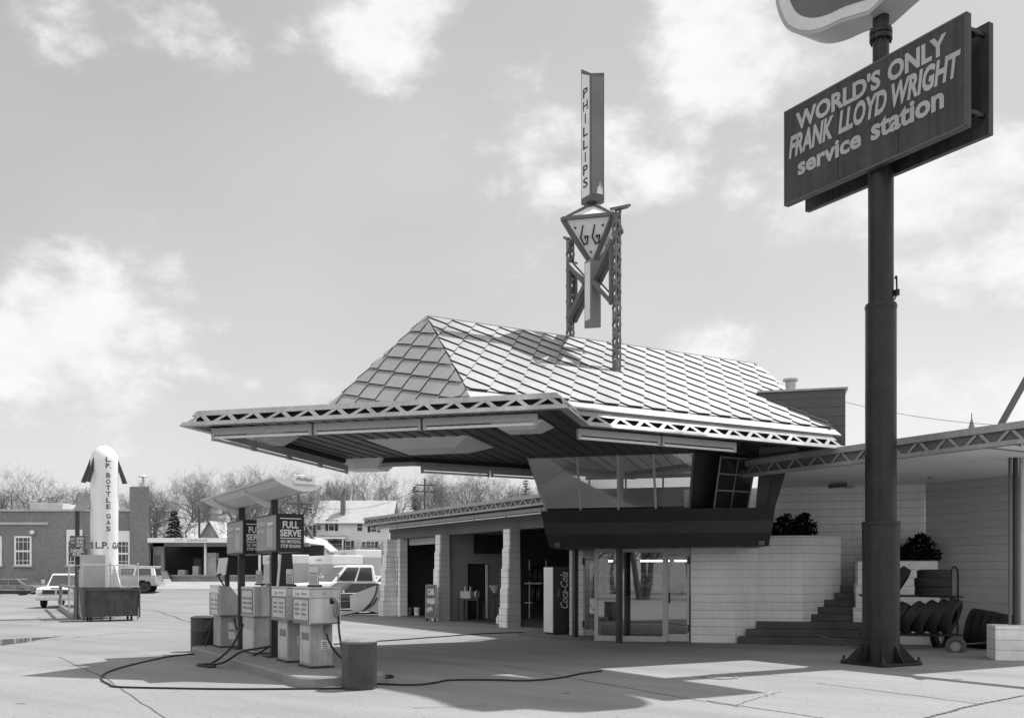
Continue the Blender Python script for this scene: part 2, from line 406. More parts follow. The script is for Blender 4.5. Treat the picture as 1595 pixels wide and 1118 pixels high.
def tiles(mb, O, e1, e2, nrm, poly3, lift, gap=.014, base=.010, th=.007):
    """thin overlapping tiles on a plane: e1 runs along each tile's lower left edge, e2 along its lower right edge"""
    O, e1, e2, nrm = Vector(O), Vector(e1), Vector(e2), Vector(nrm)
    g11, g12, g22 = e1.dot(e1), e1.dot(e2), e2.dot(e2); det = g11*g22-g12*g12
    def uvv(v):
        d1, d2 = (v-O).dot(e1), (v-O).dot(e2); return ((d1*g22-d2*g12)/det, (d2*g11-d1*g12)/det)
    poly = [uvv(v) for v in poly3]
    i0, i1 = int(min(p[0] for p in poly))-2, int(max(p[0] for p in poly))+2; j0, j1 = int(min(p[1] for p in poly))-2, int(max(p[1] for p in poly))+2
    g = gap/e1.length
    for i in range(i0, i1+1):
        for j in range(j0, j1+1):
            pl = clip([(i, j+g*.3), (i+1-g*.3, j+g*.3), (i+1-g*.3, j+1), (i, j+1)], poly)
            if len(pl) < 3: continue
            k_ = random.uniform(.985, 1.015)
            hgt = lambda a_, b_: base+lift*k_*((a_-i)+(1-(b_-j)))*.5
            top = [O+e1*a_+e2*b_+nrm*hgt(a_, b_) for a_, b_ in pl]
            mb.hull2([v-nrm*th for v in top], top)
# lapped boards of the soffit, parallel to the left edge of the canopy
bdm = MB(); so_ = inset(OUT, .18); r2 = sqrt(.5)
q_ = lambda p_: ((p_[0]-p_[1])*r2, (p_[0]+p_[1])*r2)              # along the board, across the boards
pol_ = [q_(p_) for p_ in so_]
# the outline is not convex: cut it into the diamond tip and the long rear part
tip = [q_(p_) for p_ in (so_[0], so_[1], so_[2], so_[5], so_[6])]; rear = [q_(p_) for p_ in (so_[2], so_[3], so_[4], so_[5])]
for k in range(-14, 46):
    y0, y1 = k*.30, k*.30+.297
    for reg in (tip, rear):
        c_ = clip([(-14, y0), (14, y0), (14, y1), (-14, y1)], reg)
        if len(c_) < 3: continue
        f_ = lambda x, y: P((x+y)*r2, (y-x)*r2, 4.399-.016*(y-y0)/.3)
        bdm.hull2([f_(x, y) for x, y in c_], [P((x+y)*r2, (y-x)*r2, 4.3992) for x, y in c_])
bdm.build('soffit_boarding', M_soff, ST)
ZR = 6.73; KS = .632
AP = Vector(P(4.65, 0, ZR)); HX = Vector(P(2.3, 0, 4.48)); EN = Vector(P(13.5, 0, ZR))
RFS = (3.8, 3.47)
def zs(p): return ZR-KS*abs(p)
slab = MB(); mt = MB(); mh_ = MB()
for sg in (1, -1):
    # long slope
    q = [AP, Vector(P(RFS[0], sg*RFS[1], zs(RFS[1]))), Vector(P(12.5, sg*3.47, zs(3.47))), EN]
    ex = Vector((U[0], U[1], 0)); ey = Vector((R[0]*sg, R[1]*sg, -KS)).normalized(); nr = ex.cross(ey)*(-1 if sg > 0 else 1)
    if nr.z < 0: nr = -nr
    to2 = lambda v: ((v-AP).dot(ex), (v-AP).dot(ey))
    pol = [to2(v) for v in q]
    q2 = [q[0], lerp(q[0], q[1], 1-.30/pol[1][1]), lerp(q[3], q[2], 1-.30/pol[2][1]), q[3]]
    tiles(mt, AP, ex*.272+ey*.405, ex*.272-ey*.405, nr, [Vector(v) for v in q2], .054)
    slab.ext([tuple(v-nr*.03) for v in q], tuple(nr*.032))
    # pointed end facing the tip of the canopy
    q = [AP, HX, Vector(P(RFS[0], sg*RFS[1], zs(RFS[1])))]
    nr = (q[1]-q[0]).cross(q[2]-q[0]).normalized()
    if nr.z < 0: nr = -nr
    cr_ = lambda px_, py_: Vector(((px_-CX)/F, 1, (HY-py_)/F))
    if sg > 0:                      # lattice of the pointed end: two measured tile edges
        c_ = Vector((0, 0, H)); k_ = (AP-c_).dot(nr)
        onp = lambda px_, py_: c_+cr_(px_, py_)*(k_/cr_(px_, py_).dot(nr))
        t0 = onp(669, 543); e1h, e2h = onp(697, 546.3)-t0, onp(682.2, 522.5)-t0
        e1m, e2m = e1h.copy(), e2h.copy(); tiles(mh_, t0, e1h, e2h, nr, q, .054)
    else:                           # the far side mirrors it about the ridge
        def mir(v): 
            s_ = v.x*U[0]+v.y*U[1]; p_ = v.x*R[0]+v.y*R[1]; return Vector((U[0]*s_-R[0]*p_, U[1]*s_-R[1]*p_, v.z))
        tiles(mh_, AP, mir(e1m), mir(e2m), nr, q, .062)
    slab.ext([tuple(v-nr*.03) for v in q], tuple(nr*.032))
# far end of the ridge
slab.face([P(13.5, 0, ZR), P(12.5, 3.47, zs(3.47)), P(12.5, -3.47, zs(3.47))])
rf = slab.build('roof', M_roof, ST)
mt.build('slope_tile', M_roof, rf); mh_.build('hip_tile', M_roof, rf)
mb = MB().bar(AP+Vector((0, 0, .03)), EN+Vector((0, 0, .03)), .05, .03); mb.build('ridge_cap', M_roof, rf)
# --- chimney block
cb = (7.07, 20.8); c0 = (cb[0]-AB[0]*1.78, cb[1]-AB[1]*1.78)
ch = MB().pr([c0, cb, (cb[0]+AD[0]*1.7, cb[1]+AD[1]*1.7), (c0[0]+AD[0]*2.6, c0[1]+AD[1]*2.6)], 4.3, 5.57).build('chimney_block', mat('dark_red_block', .10, .75, .1, 1, .05, 20, .25, lines=(.2, .015, .45)), ST)
mb = MB(); e0 = (c0[0]-.02, c0[1]-.02)
mb.ext([(c0[0]-AB[0]*.05, c0[1]-AB[1]*.05-.05, 5.572), (cb[0]+.04, cb[1]-.05, 5.572), (cb[0]+AD[0]*1.7+.04, cb[1]+AD[1]*1.7, 5.572), (c0[0]+AD[0]*2.6, c0[1]+AD[1]*2.6, 5.572)], (0, 0, .04))
mb.build('coping', M_fasc, ch)
vx, vy, vz = atY(1231, 607, 21.6)
MB().lathe([(.11, -.3), (.11, .19), (.165, .19), (.165, .235), (.05, .26)], (vx, vy, vz), 16).build('vent_pipe', M_fixt, ch, smooth=True)
# --- lamps in the soffit
def frustum(name, c, hu, hv, d, k, a):
    ca = (cos(a), sin(a)); cb_ = (-sin(a), cos(a)); 
    def ring(z, f, g): return [(c[0]+ca[0]*x*f+cb_[0]*y*g, c[1]+ca[1]*x*f+cb_[1]*y*g, z) for x, y in ((-hu, -hv), (hu, -hv), (hu, hv), (-hu, hv))]
    r0 = ring(4.398, 1, 1); r1 = ring(4.398-d, 1-k/hu, 1-k/hv)
    o = MB().hull2(r0, r1).build(name, M_panel, ST, bevel=.01)
    return o
yaw = atan2(AB[1], AB[0])
def sof(px, py): 
    Y = F*(4.40-H)/(HY-py); return ((px-CX)/F*Y, Y)
c = sof(672, 690); frustum('ceiling_lamp', c, 1.12, .95, .17, .45, yaw)
c = sof(402, 676); frustum('ceiling_lamp', c, .62, .55, .2, .22, yaw)
c = sof(813, 660); frustum('ceiling_lamp', c, .52, .5, .15, .22, yaw)
c = sof(570, 717); frustum('ceiling_lamp', c, .62, .55, .24, .2, yaw)
# --- fluorescent strips hung under the eaves
def strip_light(a, b, n, z=4.05):
    a = Vector((a[0], a[1], 0)); b = Vector((b[0], b[1], 0)); d_ = (b-a)
    for k in range(n):
        q0 = a+d_*(k/n); q1 = a+d_*((k+1)/n); up = Vector((0, 0, 1)); dn = d_.normalized()
        o = MB().bar(q0+up*(z+.105)+dn*.02, q1+up*(z+.105)-dn*.02, .07, .115).build('strip_light', M_fixt, ST, bevel=.006)
        for e in (q0+dn*.05, q1-dn*.05): MB().bar(e+up*(z+.10), e+up*(z-.03), .06, .05, up=tuple(dn)).build('end_cap', M_fixt, o)
        MB().tube([q0+up*z+dn*.08, q1+up*z-dn*.08], .027, 10).build('tube', M_tubeW, o, smooth=True)
IN = inset(OUT, .28)
strip_light(P(*lerp(IN[0], IN[1], .01)), P(*lerp(IN[0], IN[1], .97)), 3)
strip_light(P(*lerp(IN[0], IN[6], .02)), P(*lerp(IN[0], IN[6], .97)), 4)
strip_light(P(*lerp(IN[2], IN[3], .02)), P(*lerp(IN[2], IN[3], .62)), 2, 4.05)
strip_light(P(*lerp(IN[5], IN[4], .02)), P(*lerp(IN[5], IN[4], .62)), 2, 4.05)
# ---------------------------------------------------------------- lounge (upper floor)
def ab(o, t, z=0.0, back=0.0): return (o[0]+AB[0]*t+AD[0]*back, o[1]+AB[1]*t+AD[1]*back, z)
LO = (2.536, 23.2)                        # lower front edge passes here
tl = onray(LO, AB, 855); tr = onray(LO, AB, 1197)
LT = (LO[0]-AD[0]*.32, LO[1]-AD[1]*.32)   # upper edge of the band leans out
ul = onray(LT, AB, 842); ur = onray(LT, AB, 1207)
ZL0, ZL1 = 2.29, 3.15
def bandring(f, grow):
    z = ZL0+(ZL1-ZL0)*f; o = lerp(LO, LT, f); a = tl+(ul-tl)*f-grow; b = tr+(ur-tr)*f+grow
    return [ab(o, a, z, -grow), ab(o, b, z, -grow), ab(o, b-.5, z, 1.9), ab(o, b-.5, z, 5.5), ab(o, a-.1, z, 5.5)]
bd = MB().hull2(bandring(0, 0), bandring(1, 0)).build('lounge_band', M_band, ST)
r0, r1 = bandring(.36, .012), bandring(.68, .012)
MB().hull2(r0, r1).build('band_stripe', M_band2, bd)
for px_ in (869, 1186):
    tt = onray(LO, AB, px_); q = ab(LO, tt, 2.36, -.07); MB().bar(q, (q[0]-AD[0]*.03, q[1]-AD[1]*.03, q[2]), .13, .10).build('outlet_box', M_lintel, bd)
# glass
GB = (LT[0]+AD[0]*.10, LT[1]+AD[1]*.10); GT = (LT[0]-AD[0]*.42, LT[1]-AD[1]*.42); ZG0, ZG1 = 3.15, 4.395
tb = lambda px_: onray(GB, AB, px_)
tp = lambda px_: onray(GT, AB, px_)
cols = [(851, 822), (904, 898), (963, 962), (1021, 1017), (1073, 1080)]
lg = MB().add([ab(GB, tb(851), ZG0), ab(GB, tb(1073), ZG0), ab(GT, tp(1080), ZG1), ab(GT, tp(822), ZG1)], [(0, 1, 2, 3)])
gw = lg.build('lounge_window', M_glass, ST)
for k, (b_, t_) in enumerate(cols):
    w = .05 if k != 2 else .11
    mb = MB(); mb.bar(ab(GB, tb(b_), ZG0, .01), ab(GT, tp(t_), ZG1, .01), w, .05, up=(AB[0], AB[1], 0))
    mb.build('mullion', M_frame if k < 4 else M_lintel, gw)
MB().bar(ab(GB, tb(851), ZG0+.015, .01), ab(GB, tb(1073), ZG0+.015, .01), .06, .03).build('bottom_rail', M_band2, gw)
MB().bar(ab(GT, tp(822), ZG1-.02, .01), ab(GT, tp(1080), ZG1-.02, .01), .06, .03).build('top_rail', M_lintel, gw)
# left side of the lounge: glass running back
lsb0 = ab(GB, tb(851), ZG0); lsb1 = ab(GB, tb(851), ZG0, 3.2); lst0 = ab(GT, tp(822), ZG1); lst1 = ab(GT, tp(822), ZG1, 3.2)
sw = MB().add([lsb0, lsb1, lst1, lst0], [(0, 1, 2, 3)]).build('side_window', M_glass, ST)
for f in (.5, 1.0): MB().bar(lerp(lsb0, lsb1, f), lerp(lst0, lst1, f), .05, .05, up=(AB[0], AB[1], 0)).build('mullion', M_frame, sw)
# inside of the lounge: floor is the band block; back wall, a desk and a notice board
q0 = Vector(ab(GB, tb(851)+.2, 3.152, 3.9)); q1 = Vector(ab(GB, tb(1073)+.9, 3.152, 3.9)); adv = Vector((AD[0], AD[1], 0))
MB().pp(q0, q1-q0, adv*.1, (0, 0, .86)).build('rear_parapet', mat('lounge_wall', .3, .7, .1, .7), ST)
MB().pp(q0+Vector((0, 0, 1.12)), q1-q0, adv*.1, (0, 0, .125)).build('rear_header', M_int2, ST)
MB().ext([ab(GB, tb(853), 3.153, .05), ab(GB, tb(1072), 3.153, .05), ab(GB, tb(1073)+.8, 3.153, 3.85), ab(GB, tb(851)+.2, 3.153, 3.85)], (0, 0, .01)).build('lounge_bounce_floor', mat('pale_bounce_floor', .5, .5), ST)  # pale sheet over the band, added to bounce light onto the ceiling
rw_ = MB().add([q0+Vector((0, 0, .86)), q1+Vector((0, 0, .86)), q1+Vector((0, 0, 1.12)), q0+Vector((0, 0, 1.12))], [(0, 1, 2, 3)]).build('rear_window', M_glass, ST)
for f in (.02, .27, .52, .77, .98): MB().pp(lerp(q0, q1, f), (q1-q0)*.012, adv*.06, (0, 0, 1.13)).build('mullion', M_frame, rw_)
cl_ = [ab(GT, tp(826), 4.385, .06), ab(GT, tp(1080), 4.385, .06), ab(GB, tb(1073)+.9, 4.385, 3.88), ab(GB, tb(851)+.2, 4.385, 3.88)]
MB().ext(cl_, (0, 0, .011)).build('lounge_ceiling', mat('lit_ceiling_boards', .8, .6, .06, .7, .05, planks=(AB[0], AB[1], .3, .8)), ST)  # soffit boards carried inside, paled in colour to stand for window light
MB().bar(ab(GB, tb(963), 3.152, .35), ab(GB, tb(963), 4.384, .35), .12, .12, up=(AB[0], AB[1], 0)).build('inner_column', M_fixt, ST)
q0 = ab(GB, tb(1000), 3.152, .5); MB().bx(q0, .8, .05, .55, yaw).build('notice_board', M_dkm, ST)
q0 = ab(GB, tb(930), 3.152, 1.6); MB().bx(q0, 1.9, .8, .5, yaw).build('lounge_seat', M_int, ST)
# right end: dark return, double-hung window, slanted end board
q0 = ab(GB, tb(1073), ZG0, .05); q1 = ab(GB, tb(1112), ZG0, .62); t0 = ab(GT, tp(1081), ZG1, .05); t1 = ab(GT, tp(1119), ZG1, .55)
MB().ext([q0, q1, t1, t0], (AD[0]*.05, AD[1]*.05, 0)).build('dark_return', M_band, ST)
wb0 = Vector(ab(GB, tb(1111), ZG0+.01, .12)); wb1 = Vector(wb0)+Vector((U[0], U[1], 0))*1.02
wt0 = Vector(ab(GT, tp(1122), ZG1-.12, .12)); wt1 = wt0+Vector((U[0], U[1], 0))*1.06
hw_ = MB().add([wb0, wb1, wt1, wt0], [(0, 1, 2, 3)]).build('sash_window', mat('sash_glass', .03, .05, .1, 1, 0, 5, .8), ST)
mb = MB()
for a_, b_ in ((wb0, wb1), (wt0, wt1), (wb0, wt0), (wb1, wt1), (lerp(wb0, wt0, .36), lerp(wb1, wt1, .36)), (lerp(wb0, wt0, .68), lerp(wb1, wt1, .68))): mb.bar(a_, b_, .035, .05, up=(AD[0], AD[1], .01))
mb.bar(lerp(wb0, wb1, .5), lerp(wt0, wt1, .5), .02, .04, up=(AD[0], AD[1], .01))
mb.build('frame', mat('weathered_sash', .24, .6), hw_)
bk = Vector((V[0], V[1], 0))*.7
MB().ext([wb0+bk, wb1+bk, wt1+bk, wt0+bk], tuple(bk*.1)).build('blind', M_int, ST)
e0 = ab(LT, onray(LT, AB, 1176), ZL1+.002, .25); e1 = ab(LT, onray(LT, AB, 1206), ZL1+.002, .25); e2 = ab(LT, onray(LT, AB, 1224), 4.0, .25); e3 = ab(LT, onray(LT, AB, 1181), 4.0, .25)
MB().ext([e0, e1, e2, e3], (AD[0]*.06, AD[1]*.06, 0)).build('end_board', M_band2, ST)
m0, m1 = lerp(e0, e1, .62), lerp(e3, e2, .62)
MB().ext([m0, vadd(e1, (.01, 0, 0)), vadd(e2, (.01, 0, 0)), m1], (-AD[0]*.05, -AD[1]*.05, 0)).build('end_post', M_band, ST)
# --- lower storefront
SO = (4.33, 23.8)
ts = lambda px_: onray(SO, AB, px_)
for px_, py_ in ((895.5, 994), (964, 1001)):
    q = gr(px_, py_); MB().bx(q, .115, .115, ZL0+.02, radians(30)).build('steel_post', M_dkm, ST)
sg = MB().add([ab(SO, ts(929), .14), ab(SO, ts(1034), .14), ab(SO, ts(1034), 2.2), ab(SO, ts(929), 2.2)], [(0, 1, 2, 3)]).build('shop_window', M_glass2, ST)
mb = MB()
mb.bar(ab(SO, ts(928.5), 0), ab(SO, ts(928.5), 2.288), .07, .09, up=(AB[0], AB[1], 0)); mb.bar(ab(SO, ts(1034.5), 0), ab(SO, ts(1034.5), 2.288), .06, .09, up=(AB[0], AB[1], 0))
mb.bar(ab(SO, ts(931), .07), ab(SO, ts(1032.5), .07), .08, .135); mb.bar(ab(SO, ts(931), 2.24), ab(SO, ts(1032.5), 2.24), .08, .09)
mb.bar(ab(SO, ts(968), .14), ab(SO, ts(968), 2.19), .05, .05, up=(AB[0], AB[1], 0))
mb.build('frame', M_frame, sg, bevel=.004)
def door(xa, xb, back, z1=2.12, o=SO, tf=ts, h='r'):
    a_, b_ = tf(xa), tf(xb)
    dr = MB()
    for q in (a_+.03, b_-.03): dr.bar(ab(o, q, .02, back), ab(o, q, z1, back), .06, .05, up=(AB[0], AB[1], 0))
    dr.bar(ab(o, a_+.06, .11, back), ab(o, b_-.06, .11, back), .05, .18); dr.bar(ab(o, a_+.06, z1-.05, back), ab(o, b_-.06, z1-.05, back), .05, .09)
    d_ = dr.build('door', M_frame, ST, bevel=.004)
    MB().add([ab(o, a_+.06, .2, back), ab(o, b_-.06, .2, back), ab(o, b_-.06, z1-.1, back), ab(o, a_+.06, z1-.1, back)], [(0, 1, 2, 3)]).build('door_glass', M_glass2, d_)
    hx = a_+.08 if h == 'r' else b_-.08
    MB().tube([ab(o, hx, .95, back-.03), ab(o, hx, .95, back-.08), ab(o, hx, 1.2, back-.08), ab(o, hx, 1.2, back-.03)], .014, 6).build('handle', M_dkm, d_)
    hg = b_-.01 if h == 'r' else a_+.01
    for z in (.25, 1.9): MB().bar(ab(o, hg, z, back-.035), ab(o, hg, z+.18, back-.035), .05, .03).build('hinge', M_dkm, d_)
door(1037, 1073, .02)
SL = (SO[0]+AD[0]*1.5, SO[1]+AD[1]*1.5); tsl = lambda px_: onray(SL, AB, px_)
door(908, 936, 0, 2.1, SL, tsl, 'l')
# glazed return between the two planes, left white block strip, door heads
a_ = ab(SO, ts(929), .14); b_ = ab(SL, tsl(937), .14)
MB().add([a_, b_, (b_[0], b_[1], 2.2), (a_[0], a_[1], 2.2)], [(0, 1, 2, 3)]).build('return_window', M_glass2, ST)
MB().pp(ab(SL, tsl(886), 0, .02), Vector(ab(SL, tsl(907.5), 0))-Vector(ab(SL, tsl(886), 0)), (AD[0]*.2, AD[1]*.2, 0), (0, 0, 2.285)).build('jamb_wall', M_white, ST)
mb = MB(); mb.bar(ab(SO, ts(1037), 2.20, .02), ab(SO, ts(1073), 2.20, .02), .05, .15); mb.bar(ab(SL, tsl(908), 2.19), ab(SL, tsl(936), 2.19), .05, .16); mb.build('door_head', M_frame, ST)
# interior of the shop
fl = [ab(SO, ts(929)-2.5, 0, 1.7), ab(SO, ts(929), 0, .06), ab(SO, ts(1075), 0, .06), ab(SO, ts(1075), 0, 5), ab(SO, ts(929)-2.5, 0, 5)]
MB().ext([(x, y, .012) for x, y, z in fl], (0, 0, .03)).build('shop_floor', M_int2, ST)
q0 = ab(SO, ts(870), .05, 4.6); q1 = ab(SO, ts(1085)+.3, .05, 4.6)
MB().pp(q0, Vector(q1)-Vector(q0), (AD[0]*.1, AD[1]*.1, 0), (0, 0, 2.22)).build('shop_back_wall', M_int2, ST)
q0 = ab(SO, ts(1075)+.02, .05, .2); MB().pp(q0, (AD[0]*4.3, AD[1]*4.3, 0), (AB[0]*.1, AB[1]*.1, 0), (0, 0, 2.22)).build('shop_side_wall', M_int2, ST)
mb = MB(); mb.bx(ab(SO, ts(985), .045, 2.6), 2.3, .6, .95, yaw); mb.bx(ab(SO, ts(985), 1.0, 2.6), 2.5, .75, .05, yaw); mb.build('shop_counter', mat('counter_front', .3, .5), ST)
mb = MB()
for k in range(4): mb.bx(ab(SO, ts(950), .25+k*.45, 4.3), 2.6, .35, .03, yaw)
for k in range(26): mb.bx(ab(SO, ts(950)+random.uniform(-1.2, 1.2), .28+.45*random.randrange(4), 4.3), random.uniform(.08, .2), .2, random.uniform(.12, .3), yaw)
mb.build('shop_shelf', mat('shelf_goods', .4, .5, .6, 6, .2), ST)
for x0, x1 in ((985, 1033), (1041, 1061), (933, 940)):
    q0 = ab(SO, ts(x0), 2.0, 1.4); q1 = ab(SO, ts(x1), 2.0, 1.4)
    MB().bar(q0, q1, .05, .05).build('lit_tube', M_lamp, ST)
# --- zigzag white block walls right of the door
W0 = ab(SO, ts(1075.5), 0); W1 = ab(SO, ts(1145), 0)
def pt2(o, d_, px_): t_ = onray(o, d_, px_); return (o[0]+d_[0]*t_, o[1]+d_[1]*t_)
W2 = pt2(W1, U, 1180); W3 = pt2(W2, AB, 1250); W4 = pt2(W3, U, 1309)
ZW = 2.585
mb = MB()
mb.pr([W0[:2], W1[:2], W2, (W2[0]+AD[0]*1.2, W2[1]+AD[1]*1.2), (W0[0]+AD[0]*2, W0[1]+AD[1]*2)], 0, ZL0-.002)
mb.build('entrance_wall', M_white, ST)
mb = MB(); k_ = Vector((AD[0], AD[1], 0))
mb.pr([(W2[0]+.002, W2[1]+.002), W3, W4, (W4[0]+AD[0]*1.6, W4[1]+AD[1]*1.6), (W2[0]+AD[0]*2.4, W2[1]+AD[1]*2.4)], 0, ZW)
pw = mb.build('planter_wall', M_white, ST)
# --- stairs
mb = MB(); rise = .172
lft = [1149.5, 1162.5, 1178, 1199, 1262, 1282, 1300, 1309]
o = (5.63, 23.25)
for k, lx in enumerate(lft):
    back = .30*k if k < 4 else .9+.16*(k-3)+.0
    oo_ = (o[0]+AD[0]*back, o[1]+AD[1]*back)
    a_ = onray(oo_, AB, lx); b_ = onray(oo_, AB, 1352 if k < 4 else 1340)
    p0 = ab(oo_, a_); p1 = ab(oo_, b_)
    z0 = 0 if k == 0 else 0.0
    mb.pr([p0[:2], p1[:2], (p1[0]+AD[0]*(3.4-back), p1[1]+AD[1]*(3.4-back)), (p0[0]+AD[0]*(3.4-back), p0[1]+AD[1]*(3.4-back))], rise*k+.001, rise*(k+1))
mb.build('stair', M_stair, ST, bevel=.012)
# --- right planter, stepped white block
Q = (8.24, 23.35)
mb = MB()
for k, (lx, rx, z0, z1) in enumerate(((1329, 1466, 0, .86), (1333, 1463, .861, 1.4), (1336, 1460, 1.401, 1.97))):
    oo_ = (Q[0]+AD[0]*.10*k, Q[1]+AD[1]*.10*k)
    a_ = ab(oo_, onray(oo_, AB, lx)); b_ = ab(oo_, onray(oo_, AB, rx))
    mb.pr([a_[:2], b_[:2], (b_[0]+AD[0]*1.5, b_[1]+AD[1]*1.5), (a_[0]+AD[0]*1.5, a_[1]+AD[1]*1.5)], z0, z1)
mb.build('stepped_planter', M_white, ST)
# --- wing roof, walls, posts on the right
SE = 12.17; WP0, WP1 = 1.0, 6.94
wing = [(SE, WP0), (SE, WP1), (21.5, WP1), (21.5, -5.5), (19.2, -5.5), (13.0, WP0)]
MB().ext(pl3(inset(wing, .05), 3.92), (0, 0, .05)).build('wing_ceiling', M_whitep, ST)
MB().ext(pl3(inset(wing, .05), 3.98), (0, 0, .2)).build('wing_roof', M_fasc, ST)
def eave(o0, o1, z0, z1, cell, nm, lipo=.09):
    a_ = Vector(o0); b_ = Vector(o1); d_ = (b_-a_).normalized(); n_ = Vector((d_.y, -d_.x, 0))
    mb = MB(); up = Vector((0, 0, 1)); h = z1-z0
    mb.pp(a_+up*z0+n_*lipo, (b_-a_), -n_*(lipo+.05), up*h*.2); mb.pp(a_+up*(z1-h*.33)+n_*.03, (b_-a_), -n_*.1, up*h*.33)
    fb = mb.build(nm, M_fasc, ST, bevel=.005)
    MB().pp(a_+up*(z0+h*.21)-n_*.03, (b_-a_), -n_*.03, up*(h*.46)).build('recess', mat('eave_recess', .13, .8), fb)
    mb = MB(); straps(mb, tuple(a_-n_*.01), tuple(b_-n_*.01), z0+h*.21, z1-h*.34, cell, .075, .012); mb.build('strap', M_fasc, fb)
eave(P(SE, WP0-.0), P(SE, 10.2), 3.85, 4.24, .62, 'wing_eave')
eave(P(SE, WP1), P(21.5, WP1), 3.86, 4.23, .62, 'wing_eave')
BW = (10.4, 24.7); bw0 = (BW[0]-AB[0]*6.0, BW[1]-AB[1]*6.0); bw2 = (BW[0]+R[0]*4.0, BW[1]+R[1]*4.0)
MB().pr([bw0, BW, (BW[0]+AD[0]*.2, BW[1]+AD[1]*.2), (bw0[0]+AD[0]*.2, bw0[1]+AD[1]*.2)], 0, 3.918).build('wing_wall', M_white, ST)
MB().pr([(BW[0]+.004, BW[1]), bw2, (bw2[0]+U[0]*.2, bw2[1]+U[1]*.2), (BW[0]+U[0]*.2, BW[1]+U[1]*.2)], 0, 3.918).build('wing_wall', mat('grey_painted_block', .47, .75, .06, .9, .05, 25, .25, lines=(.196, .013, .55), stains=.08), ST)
pb = gr(1550, 1028)
MB().pr([pb[:2], (pb[0]+AB[0]*1.6, pb[1]+AB[1]*1.6), (pb[0]+AB[0]*1.6+AD[0]*.8, pb[1]+AB[1]*1.6+AD[1]*.8), (pb[0]+AD[0]*.8, pb[1]+AD[1]*.8)], 0, .66).build('low_plinth', M_white, ST)
for px_, r_, m_ in ((1572.5, .03, M_lintel), (1581, .045, M_dkm), (1592, .055, M_frame)):
    Y = 19.15; x_ = (px_-CX)/F*Y; MB().tube([(x_, Y, .662), (x_, Y, 3.92)], r_, 10).build('wing_post', m_, ST, smooth=True)
for px_, py_ in ((1322, 757), (1456, 743)):
    Y = F*(3.9-H)/(HY-py_); x_ = (px_-CX)/F*Y; MB().lathe([(.16, 0), (.16, -.03), (.1, -.07), (.02, -.08)], (x_, Y, 3.918), 16).build('ceiling_socket', M_fixt, ST)
Yb = 24.2; MB().bar(atY(1293, 757, Yb), atY(1316, 755, Yb), .3, .09).build('ceiling_beam', M_band2, ST)
st0 = atY(1558, 662, 17.3); st1 = atY(1615, 560, 16.9); MB().bar(st0, st1, .09, .09).build('roof_strut', M_lintel, ST)
# ---------------------------------------------------------------- garage wing
GS = 12.1; GE0, GE1 = -19.7, -4.4
eave(P(11.05, GE0), P(11.05, GE1), 3.62, 3.95, .58, 'garage_eave', .07)
eave(P(21, GE0), P(11.05, GE0), 3.62, 3.95, .58, 'garage_eave', .07)
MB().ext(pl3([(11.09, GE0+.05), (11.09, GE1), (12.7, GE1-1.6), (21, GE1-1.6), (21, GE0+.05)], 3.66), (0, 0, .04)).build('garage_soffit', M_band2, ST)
MB().ext(pl3([(11.09, GE0+.05), (11.09, GE1), (12.7, GE1-1.6), (21, GE1-1.6), (21, GE0+.05)], 3.71), (0, 0, .22)).build('garage_roof', M_fasc, ST)
mb = MB(); mb.ext(pl3([(11.93, -19.1), (11.93, -3.4), (12.35, -3.4), (12.35, -19.1)], 3.07), (0, 0, .26)); mb.ext(pl3([(11.90, -19.12), (11.90, -3.4), (12.35, -3.4), (12.35, -19.12)], 3.336), (0, 0, .32))
mb.build('garage_lintel', M_lintel, ST)
a_, b_ = P(11.35, -19.0), P(11.35, -4.4); strip_light(a_, b_, 7, 3.44)
M_shpier = mat('shaded_pier_block', .40, .75, .06, .9, .05, 25, .25, lines=(.196, .013, .55), stains=.08)  # pier sides darker than their front: side shade put into the colour
def pier(p0, p1, m=M_shpier, zt=3.068, s0=11.60, n=5, st=.032, back=11.95):
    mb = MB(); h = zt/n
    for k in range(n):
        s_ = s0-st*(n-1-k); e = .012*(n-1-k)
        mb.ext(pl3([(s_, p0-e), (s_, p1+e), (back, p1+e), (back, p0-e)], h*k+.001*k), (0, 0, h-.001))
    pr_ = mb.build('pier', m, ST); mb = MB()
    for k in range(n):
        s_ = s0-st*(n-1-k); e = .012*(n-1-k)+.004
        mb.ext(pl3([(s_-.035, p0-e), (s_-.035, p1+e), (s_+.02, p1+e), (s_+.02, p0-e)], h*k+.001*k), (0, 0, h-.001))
    mb.build('pier_lit_front', M_white, pr_)  # whiter front cap, brightness of the open side put into colour
    return pr_
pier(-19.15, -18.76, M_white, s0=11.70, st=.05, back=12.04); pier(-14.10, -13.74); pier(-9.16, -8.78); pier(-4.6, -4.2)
MB().ext(pl3([(11.98, -18.44), (11.98, -18.22), (12.3, -18.22), (12.3, -18.44)], 0.0), (0, 0, 3.068)).build('jamb', M_white, ST)
